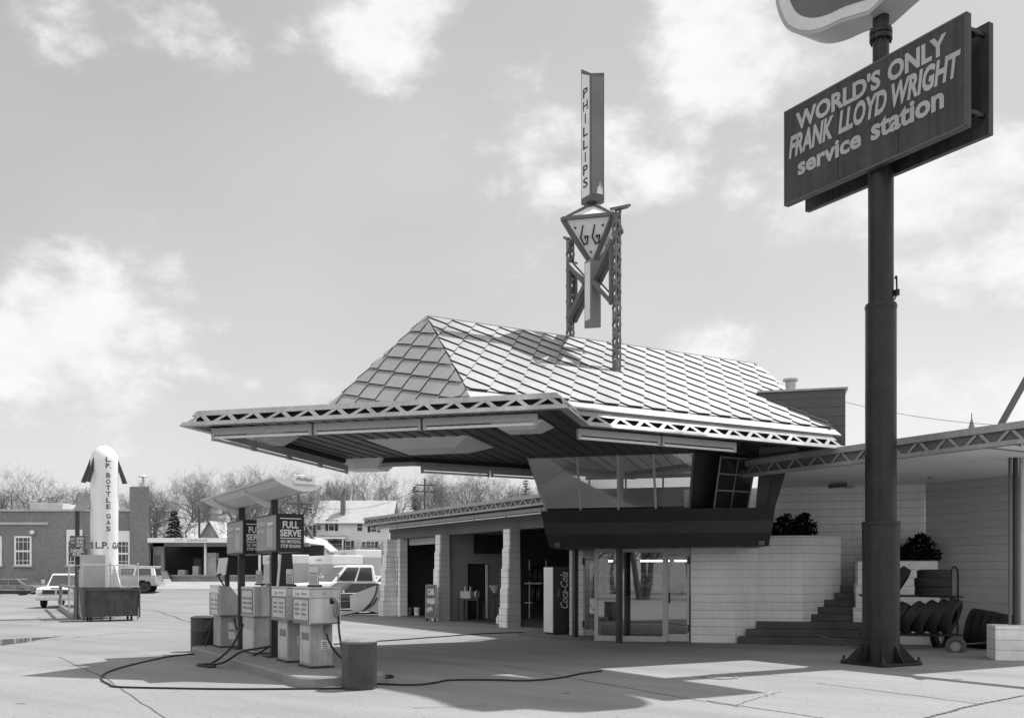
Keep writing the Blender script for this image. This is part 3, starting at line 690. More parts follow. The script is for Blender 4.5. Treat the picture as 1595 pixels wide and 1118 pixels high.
# narrow three pane window beside the end pier
mb = MB().ext(pl3([(12.06, -18.75), (12.06, -18.45), (12.2, -18.45), (12.2, -18.75)], 0.0), (0, 0, .78)); mb.ext(pl3([(12.06, -18.75), (12.06, -18.45), (12.2, -18.45), (12.2, -18.75)], 2.45), (0, 0, .617)); mb.build('window_apron', M_white, ST)
fw = MB()
for z in (.785, 1.33, 1.88, 2.42): fw.bar(P(12.07, -18.74, z), P(12.07, -18.46, z), .05, .05)
for p_ in (-18.735, -18.465): fw.bar(P(12.07, p_, .79), P(12.07, p_, 2.44), .03, .05, up=(V[0], V[1], 0))
fo = fw.build('window', M_white, ST)
MB().pp(P(12.09, -18.73, .8), (R[0]*.27, R[1]*.27, 0), (U[0]*.02, U[1]*.02, 0), (0, 0, 1.62)).build('pane', M_win, fo)
# bay interior
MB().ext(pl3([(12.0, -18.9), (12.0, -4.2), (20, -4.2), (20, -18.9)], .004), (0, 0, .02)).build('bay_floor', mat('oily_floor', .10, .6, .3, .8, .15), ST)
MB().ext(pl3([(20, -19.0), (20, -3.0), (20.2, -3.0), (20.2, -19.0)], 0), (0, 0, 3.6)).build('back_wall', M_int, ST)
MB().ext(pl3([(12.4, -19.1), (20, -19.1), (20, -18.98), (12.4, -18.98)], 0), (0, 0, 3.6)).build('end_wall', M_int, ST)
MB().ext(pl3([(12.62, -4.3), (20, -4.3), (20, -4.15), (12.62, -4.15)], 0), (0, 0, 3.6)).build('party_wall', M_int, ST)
# grey partition with a dark doorway seen in the middle bay
pW = -13.9
def sw_(px_):                                   # s along the party wall for a pixel column
    return onray(P(0, pW), U, px_)
def wallp(mb, s0, s1, z0, z1, p0=pW-.1, p1=pW): mb.ext(pl3([(s0, p0), (s1, p0), (s1, p1), (s0, p1)], z0), (0, 0, z1-z0))
mb = MB(); wallp(mb, 11.96, sw_(728), 0, 3.62); wallp(mb, sw_(760), 14.6, 0, 3.62); wallp(mb, sw_(728), sw_(760), 2.05, 3.62)
pt_ = mb.build('party_wall', mat('grey_partition', .26, .8, .1, .6, .05, lines=(.196, .012, .75)), ST)
mb = MB(); wallp(mb, sw_(726), sw_(764), .02, 2.1, pW-.16, pW-.12); mb.build('doorway_shade_panel', M_dkm, pt_)  # dark panel behind the opening, stands in for the unlit room beyond
mb = MB(); wallp(mb, sw_(755.5), sw_(758.5), .05, 2.02, pW, pW+.05); mb.build('door_edge', M_whitep, pt_)
mb = MB(); wallp(mb, sw_(737), sw_(800), 2.42, 3.1, pW+.01, pW+.06); mb.build('sliding_panel', M_dkm, pt_)
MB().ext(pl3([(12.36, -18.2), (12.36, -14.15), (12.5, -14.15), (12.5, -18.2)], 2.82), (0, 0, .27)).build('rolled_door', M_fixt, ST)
# ================================================================ THINGS in and before the garage
# car wash board
b0 = gr(670, 968); t = thing('sandwich_board', 'leaning dark sandwich board painted car wash open, before the first garage bay', 'sign', b0)
rt = Vector((cos(radians(-22)), sin(radians(-22)), 0)); up = Vector((.0, .16, 1)).normalized(); wv, hv = .42, 1.2
o = Vector(b0)-rt*wv/2+Vector((0, 0, .12)); n_ = rt.cross(up)
MB().pp(o, rt*wv, -n_*.03, up*hv).build('board', mat('sign_slate', .12, .6), t)
mb = MB()
mb.strip([o+rt*.02+up*.02, o+rt*(wv-.02)+up*.02, o+rt*(wv-.02)+up*(hv-.02), o+rt*.02+up*(hv-.02), o+rt*.02+up*.02], .04, n_, .004); mb.build('border', mat('faded_border', .22, .6), t)
mb = MB(); mb.text('CAR', o+rt*.09+up*.82, rt, up, .26, .24, 0, .03); mb.text('WASH', o+rt*.06+up*.50, rt, up, .31, .22, .1, .03)
mb.text('OPEN', o+rt*.07+up*.20, rt+up*.35, up-rt*.3, .24, .16, .2, .02); mb.build('lettering', M_textW, t)
mb = MB()
for f in (.05, wv-.05): mb.bar(o+rt*f-up*.12, o+rt*f+up*.02, .035, .03, up=tuple(rt)); mb.bar(o+rt*f+up*1.1+n_*-.04, Vector((o.x, o.y+.5, 0))+rt*f, .03, .03, up=tuple(rt))
mb.build('stand', M_dkm, t)
# buckets
def bucket(px_, py_, label, m):
    q = gr(px_, py_); t = thing('bucket', label, 'bucket', q)
    MB().lathe([(.10, 0), (.13, .33), (.14, .33), (.14, .35), (.12, .35), (.10, .06)], q, 18).build('pail', m, t, smooth=True)
    MB().tube([(q[0]-.135, q[1], .32), (q[0]-.1, q[1]-.08, .24), (q[0], q[1]-.14, .2), (q[0]+.1, q[1]-.08, .24), (q[0]+.135, q[1], .32)], .006, 5).build('handle', M_dkm, t)
bucket(649, 959, 'white bucket on the first garage bay floor', M_whitep)
bucket(636, 959, 'dull grey bucket beside the white one in the first garage bay', mat('grey_pail', .18))
# gas cylinder with hoses
q = gr(785, 974); t = thing('gas_cylinder', 'tall white gas cylinder with dark hoses at the foot of a garage pier', 'cylinder', q)
MB().lathe([(.0, 0), (.12, .0), (.125, .03), (.125, .78), (.1, .88), (.05, .94), (.035, .98), (0, .98)], q, 18).build('tank', M_whitep, t, smooth=True)
MB().lathe([(.03, .98), (.04, 1.0), (.04, 1.06), (.02, 1.1)], q, 10).build('valve', M_dkm, t)
hs = spline([(q[0], q[1], 1.05), (q[0]+.3, q[1]-.05, .95), (q[0]+.55, q[1]-.1, .4), (q[0]+.6, q[1]-.1, .08), (q[0]+.35, q[1]-.2, .03), (q[0]+.15, q[1]-.15, .3), (q[0]+.2, q[1]-.1, .8)])
MB().tube(hs, .018, 6).build('hose', M_hose, t, smooth=True)
q = gr(776, 972); t = thing('jug', 'small white plastic jug standing beside the tall white gas cylinder', 'jug', q)
MB().lathe([(.0, 0), (.08, 0), (.085, .2), (.05, .28), (.025, .32), (0, .32)], q, 14).build('body', M_whitep, t, smooth=True)
MB().tube([(q[0]+.06, q[1]-.03, .1), (q[0]+.12, q[1]-.05, .14), (q[0]+.11, q[1]-.05, .24), (q[0]+.04, q[1]-.02, .28)], .012, 6).build('handle', M_whitep, t)
# work bench clutter in the middle bay
q = gr(733, 966, .03); t = thing('workbench', 'dark workbench with a pale machine on it inside the middle garage bay', 'workbench', q)
mb = MB(); mb.bx((q[0], q[1], .75), .9, .5, .06, radians(-30)); mb.build('top', M_dkm, t)
for sx in (-.4, .4):
    for sy in (-.2, .2):
        a_ = radians(-30); MB().bx((q[0]+cos(a_)*sx-sin(a_)*sy, q[1]+sin(a_)*sx+cos(a_)*sy, .03), .06, .06, .72).build('leg', M_dkm, t)
t2 = thing('machine', 'pale box shaped grinder on the dark workbench in the middle garage bay', 'machine', (q[0], q[1], .81))
MB().bx((q[0]-.12, q[1], .812), .42, .3, .26, radians(-30)).build('case', mat('pale_machine', .4), t2, bevel=.02)
MB().lathe([(.02, 0), (.14, 0), (.14, .05), (.02, .05)], (q[0]+.2, q[1]-.15, .96), 16, (cos(radians(-30)), sin(radians(-30)), 0)).build('wheel', M_fixt, t2)
for dx in (-.2, -.02): MB().cyl((q[0]+dx, q[1], 1.073), .03, .16, 10).build('knob', M_fixt, t2)
q = gr(771, 967, .03); t = thing('drain_funnel', 'pale round oil drain funnel on a stem by the last full garage pier', 'funnel', q)
MB().lathe([(.05, 1.0), (.22, 1.25), (.24, 1.25), (.06, .98)], q, 18, closed=True).build('bowl', M_fixt, t)
mb = MB().cyl(q, .03, 1.0, 8); mb.lathe([(.2, 0), (.2, .04), (.02, .06)], q, 14); mb.build('stem', M_dkm, t)
# reel light in the last bay
q = P(14.5, -8.6, 2.3); t = thing('work_lamp', 'pale strip work lamp hanging in the dark garage bay next to the office', 'lamp', q)
mb = MB(); mb.bar(P(14.5, -8.9, 2.3), P(14.5, -8.3, 2.3), .1, .08); mb.bar(P(14.5, -8.9, 2.44), P(14.5, -8.3, 2.44), .1, .06); mb.build('housing', M_panel, t)
MB().tube([P(14.5, -8.6, 2.3), P(14.5, -8.6, 3.6)], .01, 5).build('cord', M_dkm, t)
# soft drink machine
q = gr(876, 990); t = thing('drink_machine', 'dark soft drink vending machine with white script lettering beside the entrance posts', 'vending machine', q)
ry = radians(30)
ux = Vector((U[0], U[1], 0)); vx_ = Vector((V[0], V[1], 0)); o = Vector(q)-ux*.30
MB().pp(o+Vector((0, 0, .06)), ux*.62, vx_*.46, (0, 0, 1.8)).build('cabinet', mat('dark_red_enamel', .05, .4, .1, 2, .05), t, bevel=.012)
MB().pp(o+Vector((.0, 0, .1)), ux*-.02, vx_*.45, (0, 0, 1.74)).build('front_panel', M_panel, t)
MB().pp(o+ux*.04+vx_*.04, ux*.5, vx_*.38, (0, 0, .06)).build('plinth', M_dkm, t)
mb = MB(); n_ = -vx_
zup = Vector((0, 0, 1))
mb.text('Coca-Cola', o+ux*.47+zup*.74-vx_*.002, zup, -ux, .98, .25, .35, .015, .004); mb.text('Enjoy', o+ux*.2+zup*1.05-vx_*.002, zup, -ux, .22, .08, .2, .0, .004)
mb.build('lettering', M_textW, t)
MB().pp(o+ux*.55+zup*.3-vx_*.012, ux*.05, vx_*.02, (0, 0, .35)).build('return_slot', M_frame, t)
# OPEN sign inside the shop window
a_ = ab(SO, ts(994.5), 1.50, .10); b_ = ab(SO, ts(1028), 1.46, .10); t = thing('open_sign', 'pale open sign with rounded corners hanging inside the entrance window', 'sign', a_)
rt = (Vector(b_)-Vector(a_)); w_ = rt.length; rt.normalize(); up = Vector((0, 0, 1)); n_ = rt.cross(up); o = Vector(a_)-up*.16
mb = MB(); mb.pp(o, rt*w_, -n_*.012, up*.36); mb.build('board', mat('pale_signboard', .78), t, bevel=.02)
mb = MB(); mb.text('OPEN', o+rt*.05+up*.07, rt, up, w_-.1, .22, 0, .04); mb.build('lettering', mat('open_red', .03), t)
# ================================================================ PLANTERS' SHRUBS
def shrub(name, c, rx, ry_, h, n, label, a=0.0):
    t = thing(name, label, 'shrub', c); mb = MB()
    for k in range(n):
        an = random.uniform(0, 2*pi); rr = sqrt(random.random()); z = random.uniform(.02, 1)
        f = (1-max(0, z-.55)/.45*.55)
        lx = rr*f*rx*cos(an); ly = rr*f*ry_*sin(an); q = Vector((c[0]+lx*cos(a)-ly*sin(a), c[1]+lx*sin(a)+ly*cos(a), c[2]+z*h*(.8+.3*sin(lx*7+1)*cos(ly*5))))
        d_ = Vector((random.uniform(-1, 1), random.uniform(-1, 1), random.uniform(-.1, 1.2))).normalized(); s_ = d_.orthogonal().normalized(); L_ = random.uniform(.06, .13); w = L_*.3
        mb.add([q, q+d_*L_*.5+s_*w, q+d_*L_, q+d_*L_*.5-s_*w], [(0, 1, 2, 3)])
    mb.build('foliage', M_leaf, t, recalc=False)
    mb = MB()
    for k in range(5):
        an = random.uniform(0, 2*pi); mb.tube([(c[0], c[1], c[2]-.1), (c[0]+cos(an)*rx*.5, c[1]+sin(an)*ry_*.5, c[2]+h*.6)], .015, 5)
    mb.build('stem', M_bark, t)
Y = 24.5; shrub('evergreen_shrub', ((1219-CX)/F*Y, Y, ZW+.0), .36, .4, .5, 700, 'dark leafy evergreen on the zigzag planter wall, partly behind the lounge end')
shrub('evergreen_shrub', ((1250-CX)/F*Y, Y+.1, ZW+.0), .36, .4, .53, 800, 'dark leafy evergreen on the zigzag planter wall, nearer the sign pole')
Y = 24.1; shrub('evergreen_shrub', ((1428-CX)/F*Y, Y, 1.965), .55, .5, .62, 1500, 'dark clipped evergreen on the low stepped planter behind the tire rack')
shrub('evergreen_shrub', ((1385-CX)/F*Y, Y+.2, 1.965), .5, .5, .5, 700, 'dark evergreen hidden mostly by the sign pole on the stepped planter')
# ================================================================ TIRES
tp_ = thing('tire', 'black tire lying flat, topmost of three stacked on the rack upper shelf', 'tire', (0, 0, 0))
def tyre_prof(Ro=.33, Ri=.19, w=.20): 
    return [(Ri, -w*.34), (Ri+.03, -w*.46), (Ro-.07, -w*.5), (Ro-.02, -w*.44), (Ro, -w*.36), (Ro, -w*.30), (Ro-.008, -w*.28), (Ro-.008, -w*.24), (Ro, -w*.22), (Ro, -w*.1), (Ro-.008, -w*.08), (Ro-.008, -w*.04), (Ro, -w*.02), (Ro, w*.12), (Ro-.008, w*.14), (Ro-.008, w*.18), (Ro, w*.2), (Ro, w*.36), (Ro-.02, w*.44), (Ro-.07, w*.5), (Ri+.03, w*.46), (Ri, w*.34), (Ri+.025, w*.3), (Ro-.06, w*.36), (Ro-.05, 0), (Ro-.06, -w*.36), (Ri+.025, -w*.3)]
MB().lathe(tyre_prof(), (0, 0, 0), 44, closed=True).build('tread', M_tyre, tp_, smooth=True)
RY = 21.2
def rk(px_, py_, Y=RY): return Vector(atY(px_, py_, Y))
tp_.location = rk(1453, 894)
used = []
dup(tp_, rk(1452, 907), 0, 'black tire lying flat, middle of three stacked on the rack upper shelf', scale=1.13)
dup(tp_, rk(1452, 921), 0, 'black tire lying flat, lowest of three stacked on the rack upper shelf', scale=1.1)
dup(tp_, rk(1398, 906), label='black tire leaning askew on the rack upper shelf beside the sign pole', rot=(0, radians(-58), radians(-28)), scale=1.1)
labs = ['leaning tire on the rack lower shelf half hidden by the sign pole', 'second leaning tire from the sign pole on the rack lower shelf', 'third leaning tire from the sign pole on the rack lower shelf', 'fourth leaning tire from the sign pole on the rack lower shelf', 'most upright tire, at the wheel end of the rack lower shelf']
for (px_, py_, tl_), lb in zip(((1398, 964, 64), (1421, 962, 57), (1442, 961, 60), (1462, 960, 62), (1480, 959, 70)), labs):
    dup(tp_, rk(px_, py_), label=lb, rot=(0, radians(-tl_), radians(-38)), scale=1.2, group='tires leaning on the rack')
dup(tp_, rk(1466, 992, 22.2), label='black tire standing under the lower shelf behind the rack wheel', rot=(0, radians(84), radians(-60)), scale=.95)
for k in range(5):
    q = Vector(atY(1519+k*12, 980+k*1.2, 22.3-k*.25)); dup(tp_, q, label=['first', 'second', 'third', 'fourth', 'fifth'][k]+' dusty tire from the rack in the dark row against the grey block wall', rot=(0, radians(-82), radians(-40)), scale=1.45-.06*k, group='dusty tires in a row')
MB().ext(pl3([(14.61, pW-.1), (20, pW-.1), (20, pW), (14.61, pW)], 0), (0, 0, 3.6)).build('party_wall', M_int, ST)  # deeper stretch of the partition, darkened in colour for the unlit bay
# tires and tools in the dark of the bay next to the office
for k, (px_, py_, Yk) in enumerate(((829, 896, 36.5), (837, 897, 36.3), (845, 898, 36.1), (833, 925, 35.5), (842, 927, 35.3))):
    dup(tp_, atY(px_, py_, Yk), label=['first', 'second', 'third', 'fourth', 'fifth'][k]+' dim tire on the garage wall rack in the dark bay beside the drink machine', rot=(radians(90), 0, radians(70)), scale=1.0, group='tires in the dark garage bay')
tr_ = thing('wall_rack', 'dim steel tire rack on the wall of the dark bay beside the drink machine', 'rack', atY(837, 930, 36))
for py_ in (908, 938): MB().bar(atY(824, py_, 36.6), atY(850, py_, 35.9), .5, .05).build('shelf', M_fixt, tr_)
for px_ in (824, 850): MB().bar(atY(px_, 872, 36.3), atY(px_, 962, 36.3), .05, .05).build('upright', M_fixt, tr_)
# rack
t = thing('tire_rack', 'black tube tire rack on small wheels under the wing roof', 'rack', gr(1470, 1012))
def bars(name, segs, r, m=M_blk, par=None):
    mb = MB()
    for s_ in segs: mb = MB().tube(s_, r, 7).build(name, m, par, smooth=True)
    return mb
y2 = RY+.55
def rk2(px_, py_): return tuple(rk(px_, py_)); 
def off(p, d_=.55): return (p[0]+AD[0]*d_, p[1]+AD[1]*d_, p[2])
up_seg = []
for dd in (0,):
    up_seg += [spline([rk2(1481, 990), rk2(1481, 930), rk2(1481, 895), rk2(1482, 886), rk2(1486, 882.5), rk2(1490, 886), rk2(1491.5, 895), rk2(1491.5, 940), rk2(1491, 990)], 5)]
    up_seg += [spline([rk2(1344, 990), rk2(1344, 895), rk2(1345, 884), rk2(1350, 882), rk2(1354, 886), rk2(1354, 990)], 5)]
bars('upright', up_seg, .022, par=t)
sh = []
for py_ in (928, 988):
    for dd in (-.12, .35): sh.append([off(rk2(1340, py_-1), dd), off(rk2(1498, py_+1), dd)])
bars('shelf_rail', sh, .02, par=t)
bars('cross_rail', [[off(rk2(x, y), -.12), off(rk2(x, y), .35)] for y in (928, 988) for x in (1345, 1400, 1450, 1490)], .015, par=t)
bars('tow_bar', [[off(rk2(1480, 1005), .1), off(rk2(1556, 1000), .2)], [rk2(1348, 985), rk2(1342, 1012), rk2(1310, 1000), rk2(1272, 988)], [rk2(1342, 1012), rk2(1352, 1002)]], .022, mat('worn_bar', .07, .5), par=t)
w0 = rk(1488, 1005.5, 20.6); 
wl = MB().lathe(tyre_prof(.205, .10, .11), w0, 30, axis=(sin(radians(-20)), -cos(radians(-20)), 0), closed=True).build('wheel', mat('dusty_tyre', .09, .8), t, smooth=True)
MB().lathe([(0, .03), (.045, .035), (.05, .02), (.085, .02), (.10, .04), (.104, 0), (.0, -.02)], w0, 20, axis=(sin(radians(-20)), -cos(radians(-20)), 0)).build('rim', mat('dusty_rim', .3), wl, smooth=True)
# ================================================================ BIG POLE SIGN
B0 = gr(1368, 1033); B0 = (6.72, 17.87, 0)
t = thing('pole_sign', 'tall dark pole carrying a wide lettered board and a shield above it', 'sign', B0)
MB().lathe([(.325, 0), (.325, 2.55), (.318, 2.6)], B0, 40).build('lower_pole', M_pole, t, smooth=True)
MB().lathe([(.272, 2.55), (.272, 6.5), (.262, 6.56)], B0, 40).build('middle_pole', M_pole, t, smooth=True)
MB().lathe([(.222, 6.5), (.222, 10.6)], B0, 36).build('upper_pole', M_pole, t, smooth=True)
mb = MB(); mb.lathe([(.145, 10.55), (.145, 12.0)], B0, 24); mb.lathe([(.2, 11.35), (.2, 11.43)], B0, 24); mb.lathe([(.2, 11.455), (.2, 11.53)], B0, 24)
for k in range(8): mb.cyl((B0[0]+.175*cos(k*pi/4), B0[1]+.175*sin(k*pi/4), 11.31), .018, .26, 6)
mb.build('neck', M_pole, t)
for r_, z_ in ((.328, 2.52), (.275, 6.46)): MB().lathe([(r_, z_), (r_+.008, z_+.04), (r_, z_+.08)], B0, 40).build('weld_ring', M_pole, t, smooth=True)
bp = MB().bx((B0[0], B0[1], .01), 1.0, 1.0, .05, radians(28)).build('base_plate', M_pole, t, bevel=.01)
for k in range(8):
    mb = MB(); a_ = radians(28)+k*pi/4; c_, s_ = cos(a_), sin(a_); e_ = .52 if k % 2 == 0 else .62
    mb.ext([(B0[0]+c_*.31-s_*.012, B0[1]+s_*.31+c_*.012, .06), (B0[0]+c_*e_-s_*.012, B0[1]+s_*e_+c_*.012, .06), (B0[0]+c_*.31-s_*.012, B0[1]+s_*.31+c_*.012, .40)], (s_*.024, -c_*.024, 0)); mb.build('gusset', M_pole, bp)
for k in range(4):
    a_ = radians(28+45)+k*pi/2; q = (B0[0]+cos(a_)*.64, B0[1]+sin(a_)*.64, .06)
    MB().lathe([(.045, 0), (.045, .04), (.025, .04), (.025, .10), (0, .1)], q, 6).build('bolt', M_dkm, bp)
mb = MB(); q = (B0[0]+.26, B0[1]-.12, 6.62); mb.bx((q[0]-.02, q[1], q[2]+.06), .06, .09, .11, .3); mb.tube(spline([(q[0]-.06, q[1]-.02, 6.98), (q[0]-.035, q[1]-.03, 7.02), (q[0]-.02, q[1], 6.9), (q[0]-.03, q[1]-.03, 6.72), (q[0]-.1, q[1]-.1, 6.58)]), .016, 6); mb.build('broken_conduit', M_blk, t)
# board: two faces either side of the pole
SW, SH = 4.02, 1.87
def signpanel(du, name, front):
    o = Vector((B0[0]+U[0]*du, B0[1]+U[1]*du, 8.93)); vv = Vector((V[0], V[1], 0)); left = o+vv*2.03
    bd_ = MB().pp(left-Vector((U[0], U[1], 0))*.06, -vv*SW, Vector((U[0], U[1], 0))*.12, (0, 0, SH)).build(name, M_signf, t, bevel=.008)
    return left, bd_
left, bd_ = signpanel(-.30, 'front_board', True); _, bd2 = signpanel(.28, 'rear_board', False)
mb = MB(); uu = Vector((U[0], U[1], 0)); vv = Vector((V[0], V[1], 0))
for z in (9.25, 10.6):
    mb.bar(Vector((B0[0], B0[1], z))+vv*1.95, Vector((B0[0], B0[1], z))-vv*1.92, .1, .1)
for tt in (1.9, .6, -.6, -1.9):
    for z in (9.25, 10.6): mb.bar(Vector((B0[0], B0[1], z))+vv*tt-uu*.25, Vector((B0[0], B0[1], z))+vv*tt+uu*.23, .06, .06)
mb.build('board_frame', M_pole, t)
rt = -vv; up = Vector((0, 0, 1)); org = left-uu*.062
def tq(px_): # distance from the left edge along the board for a pixel column
    return -onray((left.x, left.y), (V[0], V[1]), px_)
mb = MB()
def row(s, x0, x1, f0, f1, shear, offv):
    a_ = tq(x0); b_ = tq(x1); mb.text(s, org+rt*a_+up*(SH*(1-f1)), rt, up, b_-a_, SH*(f1-f0), shear, offv, .006)
row("WORLD'S", 1243, 1375, .085, .275, 0, .042); row('ONLY', 1386, 1478, .085, .275, 0, .042)
row('FRANK', 1232, 1302, .30, .53, .22, .04); row('LLOYD', 1309, 1385, .30, .53, .22, .04); row('WRIGHT', 1392, 1500, .30, .53, .22, .04)
row('service', 1246, 1345, .575, .75, 0, .035); row('station', 1360, 1474, .55, .75, 0, .035)
mb.build('lettering', mat('sign_letter', .36, .6, .1), bd_)
for f_ in (.335, .668): MB().pp(org+rt*(SW*f_)+up*.01, rt*.012, -uu*.003, (0, 0, SH-.02)).build('board_seam', M_pole, bd_)
MB().strip([org+rt*.02+up*.02, org+rt*(SW-.02)+up*.02, org+rt*(SW-.02)+up*(SH-.02), org+rt*.02+up*(SH-.02), org+rt*.02+up*.02], .035, rt.cross(up), .004).build('board_edge', mat('sign_edge', .09, .5), bd_)
# shield
half = [(0, 11.74), (.62, 11.90), (1.09, 11.96), (1.57, 12.12), (2.0, 12.45), (2.25, 12.95), (2.3, 13.4), (2.1, 13.8), (1.75, 14.1), (1.5, 14.4), (1.5, 14.7), (1.65, 15.1), (1.2, 15.35), (.8, 15.3), (.4, 15.2), (0, 15.15)]
hs = [(p.x, p.z) for p in spline([(x, 0, z) for x, z in half], 3)]
full = hs+[(-x, z) for x, z in hs[-2:0:-1]]
def shp(k, du): return [tuple(Vector((B0[0], B0[1], 0))+vv*(x*k)+uu*du+Vector((0, 0, 13.7+(z-13.7)*k))) for x, z in full]
sb = MB().ext(shp(1, -.32), tuple(uu*.64)).build('shield', mat('shield_rim', .33, .4), t)
for s_, nm in ((-1, 'shield_border'), (1, 'shield_border')):
    MB().ext(shp(.965, s_*.322), tuple(uu*.006*s_)).build(nm, mat('shield_white', .55, .4), sb); MB().ext(shp(.86, s_*.33), tuple(uu*.006*s_)).build('shield_face', mat('shield_red', .11, .4), sb)
# ================================================================ ROOF-TOP PYLON SIGN
KC = (1.69, 20.56)
t = thing('rooftop_sign', 'rooftop pylon with vertical lettered blade over a triangular sixty six diamond', 'sign', (KC[0], KC[1], 6.7))
def kb(x, y, z): return (KC[0]+U[0]*x+V[0]*y, KC[1]+U[1]*x+V[1]*y, z)
M_pyl = mat('dark_pylon_paint', .11, .5, .15, 2, .1, 14); M_pylw = mat('white_sign_glass', .66, .4, .05, 3, .04, 14)
M_lat = mat('rusty_lattice', .16, .7, .3, 5, .2)
for sy, zb, zt in ((-.85, 5.7, 8.98), (.85, 6.2, 8.92)):
    mb = MB(); x0 = 0
    h = .052
    for cx in (-h, h):
        for cy in (-h, h): mb.bar(kb(cx, sy+cy, zb), kb(cx, sy+cy, zt), .03, .03)
    n = int((zt-zb)/.16)
    for k in range(n):
        z0 = zb+(zt-zb)*k/n; z1 = zb+(zt-zb)*(k+1)/n; f = 1 if k % 2 else -1
        mb.bar(kb(-h-.016, sy-h*f, z0), kb(-h-.016, sy+h*f, z1), .05, .012, up=(U[0], U[1], 0)); mb.bar(kb(h+.016, sy+h*f, z0), kb(h+.016, sy-h*f, z1), .05, .012, up=(U[0], U[1], 0))
        mb.bar(kb(-h*f, sy-h-.016, z0), kb(h*f, sy-h-.016, z1), .05, .012, up=(V[0], V[1], 0)); mb.bar(kb(h*f, sy+h+.016, z0), kb(-h*f, sy+h+.016, z1), .05, .012, up=(V[0], V[1], 0))
    lgo = mb.build('lattice_leg', M_lat, t)
    mb = MB(); mb.bar(kb(-.2, sy-.05, zt-.02), kb(.18, sy-.22*(1 if sy < 0 else -1), zt+.08), .03, .05); mb.bar(kb(-.05, sy, zt), kb(.1, sy-.26*(1 if sy < 0 else -1), zt+.02), .03, .05); mb.build('bracket', M_pyl, lgo)
    if sy < 0: MB().lathe([(.06, 5.55), (.06, 5.98)], kb(0, sy, 0), 12).build('foot', M_fixt, lgo)
w = .175
def sq(w_, z): return [kb(-w_, -w_, z), kb(w_, -w_, z), kb(w_, w_, z), kb(-w_, w_, z)]
bl = MB().hull2(sq(w, 9.40), [kb(-w, -w, 12.02), kb(w, -w, 12.12), kb(w, w, 12.2), kb(-w, w, 12.26)]).build('blade', M_pyl, t, bevel=.006)
MB().ext([kb(-w-.002, -w+.03, 9.52), kb(-w-.002, w-.03, 9.52), kb(-w-.002, w-.03, 12.14), kb(-w-.002, -w+.03, 11.98)], tuple(-uu*.004)).build('blade_panel', M_pylw, bl)
MB().ext([kb(-w+.03, -w-.002, 9.55), kb(w-.03, -w-.002, 9.55), kb(w-.03, -w-.002, 12.04), kb(-w+.03, -w-.002, 11.96)], (-V[0]*-.004, -V[1]*-.004, 0)).build('blade_panel', mat('blade_red', .17, .5), bl)
br = [(-.02, 9.56), (.13, 9.56), (.12, 9.75), (.09, 9.66), (.06, 9.82), (.03, 9.68), (.0, 9.72)]
MB().ext([kb(x, -w-.006, z) for x, z in br], (R[0]*.004, R[1]*.004, 0)).build('broken_panel', M_pylw, bl)
mb = MB()
for k, ch_ in enumerate('PHILLIPS'):
    z1 = 11.80-.268*k; wd = .17 if ch_ != 'I' else .035
    x_ = .085 if ch_ != 'I' else .02
    mb.text(ch_, kb(-w-.007, x_, z1-.215), -vv, (0, 0, 1), wd, .2, 0, .012, .003)
mb.build('lettering', M_textK, bl)
# diamond: square pyramid up and down, corner ring at z=8.95
zr = 8.95; s2 = .53
ring = [(-1, 1), (1, 1), (1, -1), (-1, -1)]  # in AB / AD axes
def kd(a, b, z): return (KC[0]+AB[0]*a*s2+AD[0]*b*s2, KC[1]+AB[1]*a*s2+AD[1]*b*s2, z)
cs = [kd(-1, -1, zr), kd(1, -1, zr), kd(1, 1, zr), kd(-1, 1, zr)]
bot = kd(0, 0, 8.10); top = kd(0, 0, 9.42)
dm = MB()
for k in range(4): dm.add([cs[k], cs[(k+1) % 4], bot], [(0, 1, 2)])
dmo = dm.build('diamond', M_pylw, t)
mb = MB()
for k in range(4):
    a_, b_ = Vector(cs[k]), Vector(cs[(k+1) % 4])
    mb.bar(a_, b_, .085, .07); mb.bar(a_, bot, .09, .07); mb.bar(a_, top, .06, .05)
mb.build('diamond_frame', M_pyl, dmo)
# white inclined upper faces set inside the frame
mb = MB()
for k in (0, 1, 2, 3):
    a_, b_ = Vector(cs[k]), Vector(cs[(k+1) % 4]); mb.add([lerp(a_, b_, .02), lerp(b_, a_, .02), kd(0, 0, 9.38)], [(0, 1, 2)])
mb.build('upper_panel', M_pylw, dmo)
# 66 numerals on two faces
for k in (0, 1):
    a_, b_ = Vector(cs[k]), Vector(cs[(k+1) % 4]); bt_ = Vector(bot)
    ex = (b_-a_).normalized(); c_ = (a_+b_)/2; ey = (bt_-c_).normalized(); n_ = ex.cross(-ey)
    W_ = (b_-a_).length; Hh = (bt_-c_).length
    mb = MB(); f = lambda x, y: c_+ex*x*W_+ey*y*Hh
    for dx in (-.09, .14):
        mb.strip([f(dx-.02, .17), f(dx-.085, .40), f(dx-.03, .54), f(dx+.03, .52), f(dx+.06, .38), f(dx+.0, .38), f(dx+.005, .42)], .032, n_, .05)
    for x, y in ((-.26, .17), (.28, .17), (0, .68)): mb.add([f(x-.03, y)+n_*.05, f(x+.03, y)+n_*.05, f(x, y+.06)+n_*.05], [(0, 1, 2)])
    mb.build('numeral', M_textK, dmo)
w = .125
hp = MB().hull2([kb(-w, -w, 6.76), kb(w, -w, 6.80), kb(w, w, 6.86), kb(-w, w, 6.80)], sq(w, 8.2)).build('hanging_post', mat('post_red', .19, .5), t, bevel=.006)
MB().pp(kb(-w-.004, -w+.03, 6.95), tuple(vv*.19), tuple(-uu*.004), (0, 0, 1.2)).build('post_panel', M_pylw, hp)
mb = MB()
